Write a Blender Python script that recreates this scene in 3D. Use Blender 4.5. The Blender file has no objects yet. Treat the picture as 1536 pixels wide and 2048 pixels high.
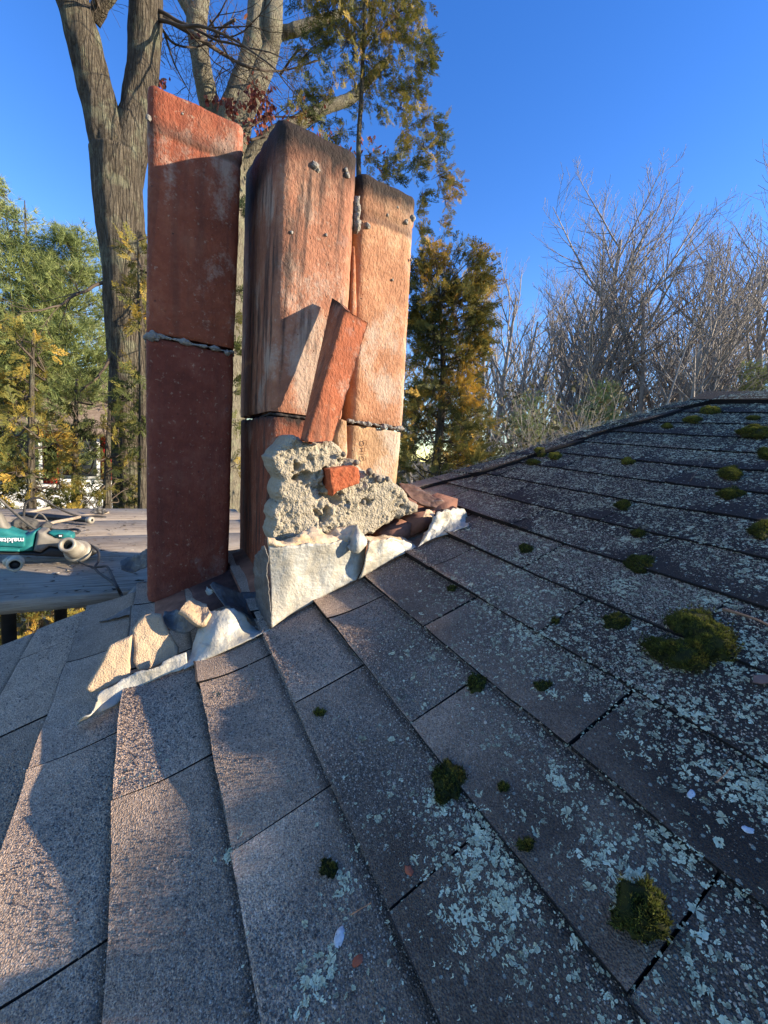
import bpy, math, random
import numpy as np
from mathutils import noise as mnoise
random.seed(7); rng = np.random.default_rng(11)
R = math.radians
scene = bpy.context.scene
COL = scene.collection

# ------------------------------------------------------------------ camera, sky, sun, exposure
FPX = 805.17                                   # focal length in pixels of the 1536 x 2048 frame
CX, CY = 768.0, 1024.0
CR = np.array([0.87003597, -0.48459153, 0.09060052])
CU = np.array([-0.01158098, 0.16363731, 0.98645259])
CF = np.array([0.4928522, 0.85929848, -0.1367583])
cam = bpy.data.cameras.new('camera'); camo = bpy.data.objects.new('camera', cam); COL.objects.link(camo)
cam.sensor_fit = 'VERTICAL'; cam.sensor_height = 24.0; cam.lens = 24.0 * FPX / 2048.0
cam.clip_start = 0.02; cam.clip_end = 3000
from mathutils import Matrix
M = Matrix.Identity(4)
for i in range(3):
    M[i][0], M[i][1], M[i][2] = CR[i], CU[i], -CF[i]
camo.matrix_world = M
scene.camera = camo

SUN_AZ, SUN_EL = 122.5, 19.4                    # azimuth clockwise from +Y
world = bpy.data.worlds.new('World'); scene.world = world; world.use_nodes = True
wn = world.node_tree; bg = wn.nodes['Background']
sky = wn.nodes.new('ShaderNodeTexSky'); sky.sky_type = 'NISHITA'; sky.sun_disc = False
sky.sun_elevation = R(SUN_EL); sky.sun_rotation = R(SUN_AZ)
sky.air_density = 1.0; sky.dust_density = 0.1; sky.ozone_density = 2.0
hs = wn.nodes.new('ShaderNodeHueSaturation'); hs.inputs['Saturation'].default_value = 1.35; hs.inputs['Hue'].default_value = 0.518; wn.links.new(sky.outputs[0], hs.inputs['Color']); wn.links.new(hs.outputs[0], bg.inputs[0]); bg.inputs[1].default_value = 0.15
sl = bpy.data.lights.new('sun', 'SUN'); so = bpy.data.objects.new('sun', sl); COL.objects.link(so)
sl.energy = 5.0; sl.angle = R(0.53); sl.color = (1.0, 0.86, 0.66)
sd = np.array([math.sin(R(SUN_AZ)) * math.cos(R(SUN_EL)), math.cos(R(SUN_AZ)) * math.cos(R(SUN_EL)), math.sin(R(SUN_EL))])
from mathutils import Vector
so.rotation_euler = Vector(sd).to_track_quat('Z', 'Y').to_euler()
scene.view_settings.view_transform = 'Standard'; scene.view_settings.look = 'None'
scene.view_settings.exposure = 1.2; scene.view_settings.gamma = 1
scene.cycles.max_bounces = 6; scene.cycles.transparent_max_bounces = 6

# ------------------------------------------------------------------ measuring helpers (photogrammetry on real planes)
S = np.array([0.91930035, -0.02046621, 0.39302417])   # up the roof slope
T = np.array([0.0, 0.99864692, 0.0520032])            # along the shingle courses
N = np.array([-0.39355669, -0.04780656, 0.91805646])  # out of the roof
H = 0.4778                                            # camera height above the roof plane
S0, Y0, EXPO, TAB = 0.0083, 0.6999, 0.127, 0.305
def ray(x, y): return CF + (x - CX) / FPX * CR - (y - CY) / FPX * CU
def onY(x, y, Y): d = ray(x, y); return d * (Y / d[1])
def onX(x, y, X): d = ray(x, y); return d * (X / d[0])
def onZ(x, y, z): d = ray(x, y); return d * (z / d[2])
def onR(x, y, n=0.0): d = ray(x, y); return d * ((-H + n) / (d @ N))
def atD(x, y, D): d = ray(x, y); return d * (D / math.hypot(d[0], d[1]))
def sy(P): return P @ S, P @ T
def smooth(a, b, x): t = np.clip((np.asarray(x, float) - a) / (b - a), 0, 1); return t * t * (3 - 2 * t)

# the old roof is not flat: it flattens a little beside the chimney and rolls over below it
_sg = np.linspace(-2.6, 2.6, 521)
def _beta(s, y):
    ylim = 0.30 + 0.30 * smooth(-0.33, 0.12, s)
    w = smooth(-0.39, -0.36, s) * (1 - 0.85 * smooth(0.05, 0.45, s)) * (1 - smooth(0.62, 0.95, s)) * smooth(ylim - 0.14, ylim + 0.14, y)
    low = (1 - smooth(-0.46, -0.38, s))
    dk = (1 - smooth(0.30, 0.52, y)) * smooth(-0.12, 0.10, s) * (1 - smooth(0.75, 1.1, s))
    return R(1.3) * w - R(0.8) * low - R(1.1) * dk * (1 - w) - R(0.25) * (1 - w) * (1 - low)
_yg = np.linspace(-2.5, 1.6, 165)
_SG, _YG = np.meshgrid(_sg, _yg, indexing='ij')
_B = np.tan(_beta(_SG, _YG))
_Hh = np.cumsum(_B[::-1], axis=0)[::-1] * (_sg[1] - _sg[0])
_i0 = np.searchsorted(_sg, 0.40)
_Hh = _Hh - _Hh[_i0][None, :]
def hfield(s, y):
    s = np.clip(np.asarray(s, float), -2.59, 2.59); y = np.clip(np.asarray(y, float), -2.49, 1.59)
    a = (s - _sg[0]) / (_sg[1] - _sg[0]); b = (y - _yg[0]) / (_yg[1] - _yg[0])
    i = a.astype(int); j = b.astype(int); fa = a - i; fb = b - j
    i1 = np.minimum(i + 1, 520); j1 = np.minimum(j + 1, 164)
    return (_Hh[i, j] * (1 - fa) * (1 - fb) + _Hh[i1, j] * fa * (1 - fb) + _Hh[i, j1] * (1 - fa) * fb + _Hh[i1, j1] * fa * fb)
def RP(s, y, n=0.0):
    s = np.asarray(s, float); y = np.asarray(y, float); n = np.asarray(n, float)
    hh = hfield(s, y) + n - H
    return s[..., None] * S + y[..., None] * T + hh[..., None] * N
def roof_px(x, y, n=0.0):
    P = onR(x, y, n)
    for _ in range(6):
        s, t = sy(P); P = onR(x, y, float(hfield(s, t)) + n)
    return P

def curlw(s, y):
    """how far the lower ends of the old tabs have curled up (strongest beside the chimney)"""
    s = np.asarray(s, float); y = np.asarray(y, float)
    yl = 0.36 + 0.30 * smooth(-0.33, 0.0, s)
    wob = 0.07 * np.sin(s * 23.0 + 1.0) + 0.04 * np.sin(s * 51.0 + y * 17.0)
    return smooth(yl - 0.12 + wob, yl + 0.16 + wob, y) * smooth(-0.385, -0.375, s) * (1 - smooth(0.60, 0.75, s))
def curlh(s, y):
    u = np.mod((np.asarray(s) - S0) / EXPO + 1e-6, 1.0)
    k = np.floor((np.asarray(s) - S0) / EXPO + 1e-6)
    amp = 0.0125 * (1 + 0.25 * np.sin(k * 2.9 + 1.3) + 0.15 * np.sin(np.asarray(y) * 31 + k))
    return amp * np.clip(1 - u / 0.66, 0, 1) ** 2 * curlw(s, y)

# ------------------------------------------------------------------ mesh helpers
def tagit(o, label=None, cat=None, group=None, kind=None):
    if label: o['label'] = label
    if cat: o['category'] = cat
    if group: o['group'] = group
    if kind: o['kind'] = kind
    return o
def mesh(name, V, F, mat=None, parent=None, smooth_=True, attrs=None, mats=None, midx=None):
    """F: list of (k, array n x k) blocks"""
    V = np.asarray(V, np.float32).reshape(-1, 3)
    me = bpy.data.meshes.new(name)
    me.vertices.add(len(V)); me.vertices.foreach_set('co', V.ravel())
    if not isinstance(F, list): F = [np.asarray(F)]
    F = [np.asarray(f, np.int32) for f in F if len(f)]
    nl = sum(f.size for f in F); npoly = sum(len(f) for f in F)
    me.loops.add(nl); me.polygons.add(npoly)
    me.loops.foreach_set('vertex_index', np.concatenate([f.ravel() for f in F]))
    tot = np.concatenate([np.full(len(f), f.shape[1], np.int32) for f in F])
    st = np.concatenate([[0], np.cumsum(tot)[:-1]]).astype(np.int32)
    me.polygons.foreach_set('loop_start', st)
    try: me.polygons.foreach_set('loop_total', tot)
    except Exception: pass
    if smooth_: me.polygons.foreach_set('use_smooth', np.ones(npoly, bool))
    me.update(calc_edges=True); me.validate()
    if attrs:
        for k, a in attrs.items():
            at = me.attributes.new(k, 'FLOAT', 'POINT'); at.data.foreach_set('value', np.asarray(a, np.float32))
    if mat: me.materials.append(mat)
    o = bpy.data.objects.new(name, me); COL.objects.link(o)
    if parent is not None:
        o.parent = parent
        o.matrix_parent_inverse = Matrix.Translation(-Vector(parent.location))
    return o
def empty(name, loc, label=None, cat=None, group=None):
    o = bpy.data.objects.new(name, None); COL.objects.link(o); o.location = Vector(loc); o.empty_display_size = 0.05
    return tagit(o, label, cat, group)
def grid_faces(nu, nv, wrapu=False):
    i, j = np.meshgrid(np.arange(nu if wrapu else nu - 1), np.arange(nv - 1), indexing='ij')
    i1 = (i + 1) % nu
    return np.stack([i * nv + j, i1 * nv + j, i1 * nv + j + 1, i * nv + j + 1], -1).reshape(-1, 4)
class MB:
    def __init__(s): s.V = []; s.F4 = []; s.F3 = []; s.A = []; s.n = 0
    def add(s, V, F4=None, F3=None, a=0.0):
        V = np.asarray(V, float).reshape(-1, 3)
        if F4 is not None and len(F4): s.F4.append(np.asarray(F4) + s.n)
        if F3 is not None and len(F3): s.F3.append(np.asarray(F3) + s.n)
        s.V.append(V); s.A.append(np.broadcast_to(np.asarray(a, float), (len(V),)).copy()); s.n += len(V)
    def build(s, name, mat, parent=None, smooth_=True):
        F = []
        if s.F4: F.append(np.concatenate(s.F4))
        if s.F3: F.append(np.concatenate(s.F3))
        return mesh(name, np.concatenate(s.V), F, mat, parent, smooth_, {'tint': np.concatenate(s.A)})
def unit(v): v = np.asarray(v, float); return v / (np.linalg.norm(v, axis=-1, keepdims=True) + 1e-12)
def tube(mb, pts, rad, k=8, a=0.0, cap=True):
    pts = np.asarray(pts, float); n = len(pts); rad = np.broadcast_to(np.asarray(rad, float), (n,))
    t = unit(np.gradient(pts, axis=0))
    ref = np.array([0.13, 0.27, 0.95]) if abs(t[0][2]) < 0.8 else np.array([0.9, 0.3, 0.1])
    V = np.zeros((n, k, 3)); u = unit(ref - t[0] * (ref @ t[0]))
    ang = np.linspace(0, 2 * np.pi, k, endpoint=False)
    for i in range(n):
        u = unit(u - t[i] * (u @ t[i])); w = np.cross(t[i], u)
        V[i] = pts[i] + rad[i] * (np.cos(ang)[:, None] * u + np.sin(ang)[:, None] * w)
    F = []
    i, j = np.meshgrid(np.arange(n - 1), np.arange(k), indexing='ij'); j1 = (j + 1) % k
    F4 = np.stack([i * k + j, i * k + j1, (i + 1) * k + j1, (i + 1) * k + j], -1).reshape(-1, 4)
    VV = V.reshape(-1, 3); F3 = None
    if cap:
        VV = np.concatenate([VV, pts[:1], pts[-1:]]); j = np.arange(k); j1 = (j + 1) % k
        F3 = np.concatenate([np.stack([np.full(k, n * k), j1, j], -1), np.stack([np.full(k, n * k + 1), (n - 1) * k + j, (n - 1) * k + j1], -1)])
    mb.add(VV, F4, F3, a)
def segs(mb, P0, P1, r0, r1, k=3, a=0.0):
    """many separate little prisms at once"""
    P0 = np.asarray(P0, float); P1 = np.asarray(P1, float); n = len(P0)
    if n == 0: return
    d = unit(P1 - P0); ref = np.where(np.abs(d[:, 2:3]) < 0.8, np.array([[0, 0, 1.0]]), np.array([[1.0, 0, 0]]))
    u = unit(np.cross(d, ref)); w = np.cross(d, u)
    ang = np.linspace(0, 2 * np.pi, k, endpoint=False)
    ring = np.cos(ang)[None, :, None] * u[:, None] + np.sin(ang)[None, :, None] * w[:, None]
    r0 = np.broadcast_to(np.asarray(r0, float), (n,)); r1 = np.broadcast_to(np.asarray(r1, float), (n,))
    V = np.stack([P0[:, None] + ring * r0[:, None, None], P1[:, None] + ring * r1[:, None, None]], 1).reshape(-1, 3)
    j = np.arange(k); j1 = (j + 1) % k
    f = np.stack([j, j1, k + j1, k + j], -1)
    F4 = (f[None] + (np.arange(n) * 2 * k)[:, None, None]).reshape(-1, 4)
    mb.add(V, F4, None, np.repeat(np.broadcast_to(np.asarray(a, float), (n,)), 2 * k))
def bez(pts, n=24):
    """smooth curve through points (Catmull-Rom)"""
    p = np.asarray(pts, float); p = np.vstack([2 * p[0] - p[1], p, 2 * p[-1] - p[-2]])
    out = []; m = len(p) - 3
    for i in range(m):
        t = np.linspace(0, 1, n, endpoint=(i == m - 1))[:, None]
        a, b, c, d = p[i], p[i + 1], p[i + 2], p[i + 3]
        out.append(0.5 * ((2 * b) + (-a + c) * t + (2 * a - 5 * b + 4 * c - d) * t ** 2 + (-a + 3 * b - 3 * c + d) * t ** 3))
    return np.vstack(out)
def polyresample(pts, n):
    p = np.asarray(pts, float); L = np.concatenate([[0], np.cumsum(np.linalg.norm(np.diff(p, axis=0), axis=1))])
    t = np.linspace(0, L[-1], n); return np.stack([np.interp(t, L, p[:, c]) for c in range(p.shape[1])], -1)
def nz(P, sc, oct_=3, off=0.0):
    P = np.asarray(P, float).reshape(-1, 3) * sc + off
    return np.array([mnoise.fractal(Vector(p), 1.0, 2.0, oct_) for p in P])
def vor(P, sc, off=0.0):
    P = np.asarray(P, float).reshape(-1, 3) * sc + off
    return np.array([mnoise.voronoi(Vector(p))[0][0] for p in P])
def inpoly(x, y, poly):
    poly = np.asarray(poly, float); x = np.asarray(x); y = np.asarray(y); c = np.zeros(x.shape, bool); n = len(poly)
    for i in range(n):
        x0, y0 = poly[i]; x1, y1 = poly[(i + 1) % n]
        k = ((y0 > y) != (y1 > y)) & (x < (x1 - x0) * (y - y0) / (y1 - y0 + 1e-12) + x0)
        c ^= k
    return c
def polydist(x, y, poly):
    poly = np.asarray(poly, float); d = np.full(x.shape, 1e9); n = len(poly)
    for i in range(n):
        a = poly[i]; b = poly[(i + 1) % n]; ab = b - a; L = ab @ ab + 1e-12
        t = np.clip(((x - a[0]) * ab[0] + (y - a[1]) * ab[1]) / L, 0, 1)
        d = np.minimum(d, np.hypot(x - a[0] - t * ab[0], y - a[1] - t * ab[1]))
    return d

# ------------------------------------------------------------------ material helper
class NT:
    def __init__(s, name):
        s.m = bpy.data.materials.new(name); s.m.use_nodes = True; s.t = s.m.node_tree
        s.b = s.t.nodes['Principled BSDF']; s.out = s.t.nodes['Material Output']
        s.co = s.t.nodes.new('ShaderNodeTexCoord').outputs['Object']
    def n(s, ty, **kw):
        nd = s.t.nodes.new(ty)
        for k, v in kw.items(): setattr(nd, k, v)
        return nd
    def L(s, a, b): s.t.links.new(a, b)
    def set(s, inp, v):
        if isinstance(v, bpy.types.NodeSocket): s.L(v, inp)
        else: inp.default_value = v
    def mapc(s, scale=(1, 1, 1), rot=(0, 0, 0), loc=(0, 0, 0), co=None):
        m = s.n('ShaderNodeMapping'); m.inputs['Scale'].default_value = scale; m.inputs['Rotation'].default_value = rot; m.inputs['Location'].default_value = loc
        s.L(co or s.co, m.inputs['Vector']); return m.outputs[0]
    def noise(s, scale, detail=4, rough=0.55, co=None, dist=0.0):
        q = s.n('ShaderNodeTexNoise'); q.inputs['Scale'].default_value = scale; q.inputs['Detail'].default_value = detail
        q.inputs['Roughness'].default_value = rough; q.inputs['Distortion'].default_value = dist
        s.L(co or s.co, q.inputs['Vector']); return q.outputs['Fac']
    def voronoi(s, scale, feature='F1', out='Distance', co=None):
        q = s.n('ShaderNodeTexVoronoi', feature=feature); q.inputs['Scale'].default_value = scale
        s.L(co or s.co, q.inputs['Vector']); return q.outputs[out]
    def ramp(s, fac, stops, interp='LINEAR'):
        q = s.n('ShaderNodeValToRGB'); r = q.color_ramp; r.interpolation = interp
        while len(r.elements) > 1: r.elements.remove(r.elements[-1])
        for i, (p, c) in enumerate(stops):
            e = r.elements[0] if i == 0 else r.elements.new(p)
            e.position = p; c = c if hasattr(c, '__len__') else (c, c, c); e.color = (*c[:3], 1)
        s.set(q.inputs[0], fac); return q.outputs[0]
    def mix(s, fac, a, b, blend='MIX'):
        q = s.n('ShaderNodeMix', data_type='RGBA', blend_type=blend, clamp_result=False)
        s.set(q.inputs[0], fac)
        for i, v in ((6, a), (7, b)):
            if isinstance(v, bpy.types.NodeSocket): s.L(v, q.inputs[i])
            else: q.inputs[i].default_value = (*v[:3], 1)
        return q.outputs[2]
    def math(s, op, a, b=0.0, clamp=False):
        q = s.n('ShaderNodeMath', operation=op, use_clamp=clamp); s.set(q.inputs[0], a); s.set(q.inputs[1], b); return q.outputs[0]
    def sep(s, co=None):
        q = s.n('ShaderNodeSeparateXYZ'); s.L(co or s.co, q.inputs[0]); return q.outputs
    def attr(s, name):
        q = s.n('ShaderNodeAttribute', attribute_name=name); return q.outputs['Fac']
    def bump(s, h, strength=0.5, dist=0.01, prev=None):
        q = s.n('ShaderNodeBump'); q.inputs['Strength'].default_value = strength; q.inputs['Distance'].default_value = dist
        s.set(q.inputs['Height'], h)
        if prev is not None: s.L(prev, q.inputs['Normal'])
        return q.outputs[0]
    def fin(s, color, rough=0.8, normal=None, metallic=0.0, spec=0.3, transl=0.0):
        s.set(s.b.inputs['Base Color'], color if isinstance(color, bpy.types.NodeSocket) else (*color[:3], 1))
        s.set(s.b.inputs['Roughness'], rough); s.b.inputs['Metallic'].default_value = metallic
        s.b.inputs['Specular IOR Level'].default_value = spec
        if normal is not None: s.L(normal, s.b.inputs['Normal'])
        if transl > 0:
            tr = s.n('ShaderNodeBsdfTranslucent'); s.set(tr.inputs['Color'], color if isinstance(color, bpy.types.NodeSocket) else (*color[:3], 1))
            mx = s.n('ShaderNodeMixShader'); mx.inputs[0].default_value = transl
            s.L(s.b.outputs[0], mx.inputs[1]); s.L(tr.outputs[0], mx.inputs[2]); s.L(mx.outputs[0], s.out.inputs['Surface'])
        return s.m

# roof coordinates (slope, course, normal) for the shingle texture
def roofmat():
    q = NT('asphalt_shingle')
    t = q.attr('tint'); sp = q.attr('spos'); yp = q.attr('ypos')
    gran = q.voronoi(620, co=q.co, out='Color')
    g2 = q.noise(900, 2, 0.7)
    big = q.noise(3.0, 4, 0.6); mid = q.noise(22, 4, 0.65)
    base = q.ramp(gran, [(0.0, (0.24, 0.162, 0.108)), (0.35, (0.44, 0.300, 0.198)), (0.7, (0.58, 0.405, 0.270)), (0.93, (0.76, 0.56, 0.39))])
    tabs = q.ramp(t, [(0, 0.72), (0.5, 0.98), (1, 1.22)])
    base = q.mix(1.0, base, tabs, 'MULTIPLY')
    base = q.mix(0.8, base, q.ramp(mid, [(0.3, 0.78), (0.7, 1.15)]), 'MULTIPLY')
    # dark tone, heavier up the slope and low on the right of the picture
    dark_tone = q.math('ADD', q.math('MULTIPLY', sp, 0.9), q.math('MULTIPLY', q.math('SUBTRACT', 0.5, yp), 0.62))
    dark_tone = q.math('ADD', dark_tone, q.math('MULTIPLY', q.math('SUBTRACT', big, 0.5), 1.0))
    dm = q.ramp(dark_tone, [(0.02, 0.0), (0.22, 0.55), (0.50, 1.0)])
    base = q.mix(q.math('MULTIPLY', dm, 0.93), base, (0.020, 0.0150, 0.0125))
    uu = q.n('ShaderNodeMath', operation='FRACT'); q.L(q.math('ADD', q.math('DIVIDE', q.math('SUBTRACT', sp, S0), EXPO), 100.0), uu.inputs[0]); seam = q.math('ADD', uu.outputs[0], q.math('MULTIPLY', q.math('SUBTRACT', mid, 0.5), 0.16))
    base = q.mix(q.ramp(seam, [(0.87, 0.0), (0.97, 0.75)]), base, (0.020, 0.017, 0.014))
    # crust lichen specks
    lv = q.voronoi(95, co=q.co); ln = q.noise(240, 3, 0.7)
    sm = q.math('ADD', lv, q.math('MULTIPLY', ln, 0.28))
    dens = q.ramp(q.math('ADD', dark_tone, q.math('MULTIPLY', q.noise(9, 3, 0.6), 0.5)), [(0.1, 0.20), (0.75, 0.33)])
    spk = q.ramp(q.math('SUBTRACT', dens, sm), [(0.0, 0.0), (0.03, 1.0)])
    base = q.mix(q.math('MULTIPLY', spk, 0.75), base, (0.34, 0.34, 0.26))
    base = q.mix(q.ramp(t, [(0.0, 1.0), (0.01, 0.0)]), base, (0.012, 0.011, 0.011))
    hgt = q.math('ADD', q.voronoi(520), q.math('MULTIPLY', g2, 0.35))
    nb = q.bump(hgt, 0.9, 0.0028)
    nb = q.bump(mid, 0.25, 0.01, nb)
    return q.fin(base, 0.92, nb, spec=0.25)
def terracotta(name, z0, z1, soot=0.05, shade_band=0.0, rim=None, cream=0.4, sootedge=1.0, wash=(0.36, 0.13, 0.065), dark=0.0, mort=0.5):
    """z0..z1: object-space heights of the foot and the rim; soot stains hang down from the rim"""
    q = NT(name); c = q.sep(); z = c[2]
    n1 = q.noise(9, 5, 0.6); n2 = q.noise(45, 5, 0.65); n3 = q.noise(160, 3, 0.7)
    strk = q.noise(7, 4, 0.6, co=q.mapc((6, 6, 0.5)))
    col = q.ramp(q.math('ADD', q.math('MULTIPLY', n1, 0.6), q.math('MULTIPLY', n2, 0.4)),
                 [(0.3, [x * 0.62 for x in wash]), (0.5, wash), (0.68, [min(1, wash[0] * 1.35), wash[1] * 1.75, wash[2] * 1.9])])
    col = q.mix(q.ramp(q.noise(70, 4, 0.75), [(0.60, 0), (0.68, 0.55)]), col, (0.45, 0.32, 0.22))
    if cream > 0:
        k = q.math('ADD', q.noise(6.5, 4, 0.6, co=q.mapc((1, 1, 0.7), loc=(3, 1, z1))), q.math('MULTIPLY', n3, 0.18))
        col = q.mix(q.ramp(k, [(0.66 - 0.06 * cream, 0), (0.76 - 0.06 * cream, min(1, 0.4 + cream * .5))]), col, (0.50, 0.40, 0.30))
    if mort > 0:
        k = q.math('ADD', q.noise(4.5, 5, 0.7, co=q.mapc((1.2, 1.2, 0.9), loc=(7, 2, 5 + z0))), q.math('MULTIPLY', q.noise(60, 3, 0.7), 0.12))
        col = q.mix(q.ramp(k, [(0.70, 0), (0.77, 0.55 * mort)]), col, (0.30, 0.27, 0.24))
    if dark > 0:
        k = q.math('ADD', strk, q.math('MULTIPLY', n1, 0.35))
        col = q.mix(q.ramp(k, [(0.66, 0), (0.82, dark)]), col, (0.045, 0.03, 0.025))
    if shade_band > 0:  # shading above the collar ledge, painted in as a dark strip
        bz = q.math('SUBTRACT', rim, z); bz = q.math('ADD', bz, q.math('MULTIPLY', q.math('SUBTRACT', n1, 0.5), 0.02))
        col = q.mix(q.math('MULTIPLY', q.ramp(bz, [(shade_band * 0.62, 0), (shade_band * 0.9, 0.75), (shade_band * 1.0, 0.75), (shade_band * 1.06, 0.0)]), 0.9), col, (0.09, 0.05, 0.035))
    # soot at the rim and smears below it
    dz = q.math('ADD', q.math('SUBTRACT', z1, z), q.math('MULTIPLY', q.math('SUBTRACT', strk, 0.5), 0.10 * sootedge))
    dz = q.math('ADD', dz, q.math('MULTIPLY', q.math('SUBTRACT', n2, 0.5), 0.03))
    if soot > 0:
        col = q.mix(q.ramp(dz, [(soot * 0.6, 0.96), (soot * 1.6, 0.35), (soot * 2.6, 0.0)]), col, (0.018, 0.015, 0.013))
    pits = q.ramp(q.voronoi(42), [(0.05, 1), (0.10, 0)])
    col = q.mix(q.math('MULTIPLY', pits, q.ramp(n1, [(0.5, 0), (0.6, 0.8)])), col, (0.06, 0.035, 0.03))
    hb = q.math('ADD', q.noise(170, 4, 0.6, co=q.mapc((1, 1, 0.55))), q.math('MULTIPLY', pits, -0.6))
    nb = q.bump(hb, 0.8, 0.005); nb = q.bump(n2, 0.35, 0.01, nb)
    return q.fin(col, 0.82, nb, spec=0.25)
def simple(name, c0, c1, scale, rough=0.8, bs=0.3, bd=0.005, metallic=0.0, spec=0.3, transl=0.0, detail=4):
    q = NT(name); f = q.noise(scale, detail, 0.6)
    return q.fin(q.ramp(f, [(0.3, c0), (0.7, c1)]), rough, q.bump(f, bs, bd), metallic, spec, transl)
def foliage(name, stops, transl=0.3):
    q = NT(name); t = q.attr('tint'); f = q.noise(5, 2, 0.5)
    v = q.math('ADD', q.math('MULTIPLY', t, 0.85), q.math('MULTIPLY', q.math('SUBTRACT', f, 0.5), 0.35))
    return q.fin(q.ramp(v, stops), 0.7, None, spec=0.2, transl=transl)
def barkmat(name, c0, c1, c2, sc=1.0, ridge=1.0):
    q = NT(name)
    st = q.mapc((9 * sc, 9 * sc, 1.6 * sc))
    v = q.voronoi(3.4, feature='DISTANCE_TO_EDGE', co=q.mapc((9 * sc, 9 * sc, 1.1 * sc))); n1 = q.noise(2.6, 7, 0.72, co=q.mapc((9 * sc, 9 * sc, 1.0 * sc)), dist=0.6); n2 = q.noise(40 * sc, 4, 0.7)
    h = q.math('ADD', q.math('MULTIPLY', q.ramp(v, [(0.0, 0.0), (0.16, 1.0)]), 0.30), q.math('MULTIPLY', n1, 1.35))
    col = q.ramp(q.math('ADD', q.math('MULTIPLY', h, 0.5), q.math('MULTIPLY', q.math('SUBTRACT', n2, 0.5), 0.4)), [(0.15, c0), (0.5, c1), (0.85, c2)])
    col = q.mix(q.ramp(q.noise(5 * sc, 4, 0.6), [(0.52, 0), (0.66, 0.45)]), col, (0.30, 0.31, 0.20))
    return q.fin(col, 0.95, q.bump(h, 1.0, 0.07 * ridge), spec=0.1)

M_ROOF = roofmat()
M_DECK = simple('felt', (0.012, 0.012, 0.013), (0.03, 0.028, 0.028), 30)
# ------------------------------------------------------------------ the house and its roof
OUT_S = [-2.5, 0.0, 0.5, 0.71, 1.01, 1.36, 1.717, 1.86, 2.2]; OUT_Y = [1.335, 1.312, 1.29, 1.244, 1.13, 1.045, 0.915, 0.83, 0.73]
RIDGE = 1.875
def outline(s): return np.interp(s, OUT_S, OUT_Y)
house = empty('house', (1.0, -1.0, -5.0), 'low house whose worn grey asphalt shingle roof with lichen and moss fills the foreground', 'house')
# sheathing under the shingles
gs = np.linspace(-1.55, RIDGE, 60); gy = np.linspace(0, 1, 40)
GS, GY = np.meshgrid(gs, gy, indexing='ij'); YY = -2.4 + (outline(GS) - 0.008 + 2.4) * GY
deckV = RP(GS, YY, -0.012).reshape(-1, 3)
lowV = RP(GS, YY, -0.10).reshape(-1, 3)
n = len(deckV); rim = [np.array([[i * 40, (i + 1) * 40, (i + 1) * 40 + n, i * 40 + n] for i in range(59)]), np.array([[i * 40 + 39, i * 40 + 39 + n, (i + 1) * 40 + 39 + n, (i + 1) * 40 + 39] for i in range(59)])]
deck = mesh('roof', np.vstack([deckV, lowV]), [grid_faces(60, 40), grid_faces(60, 40)[:, ::-1] + n] + rim, M_DECK, house)
# tabs
class Tabs:
    def __init__(s): s.V = []; s.F = []; s.t = []; s.s = []; s.y = []; s.n = 0
    def add(s, GS, GYY, GN, tint):
        nu, nv = GS.shape
        top = RP(GS, GYY, GN).reshape(-1, 3)
        m = nu * nv; per = [(0, j) for j in range(nv)] + [(i, nv - 1) for i in range(1, nu)] + [(nu - 1, j) for j in range(nv - 2, -1, -1)] + [(i, 0) for i in range(nu - 2, 0, -1)]
        pi = np.array([i * nv + j for i, j in per])
        low = RP(GS.ravel()[pi], GYY.ravel()[pi], np.minimum(GN.ravel()[pi] - 0.004, -0.004) * 0 - 0.010)
        edge = top[pi]
        k = len(pi); a = np.arange(k); b = (a + 1) % k
        f = grid_faces(nu, nv); sideF = np.stack([m + a, m + k + a, m + k + b, m + b], -1)
        V = np.vstack([top, edge, low])
        s.V.append(V); s.F.append(np.vstack([f, sideF]) + s.n); s.n += len(V)
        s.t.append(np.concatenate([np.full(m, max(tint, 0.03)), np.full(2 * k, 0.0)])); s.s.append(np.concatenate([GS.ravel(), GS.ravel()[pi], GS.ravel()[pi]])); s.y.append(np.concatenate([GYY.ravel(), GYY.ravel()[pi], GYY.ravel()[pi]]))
    def build(s, name, mat, parent):
        V = np.concatenate(s.V); F = np.concatenate(s.F)
        return mesh(name, V, [F], mat, parent, True, {'tint': np.concatenate(s.t), 'spos': np.concatenate(s.s), 'ypos': np.concatenate(s.y)})
tabs = Tabs(); seams = []
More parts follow.
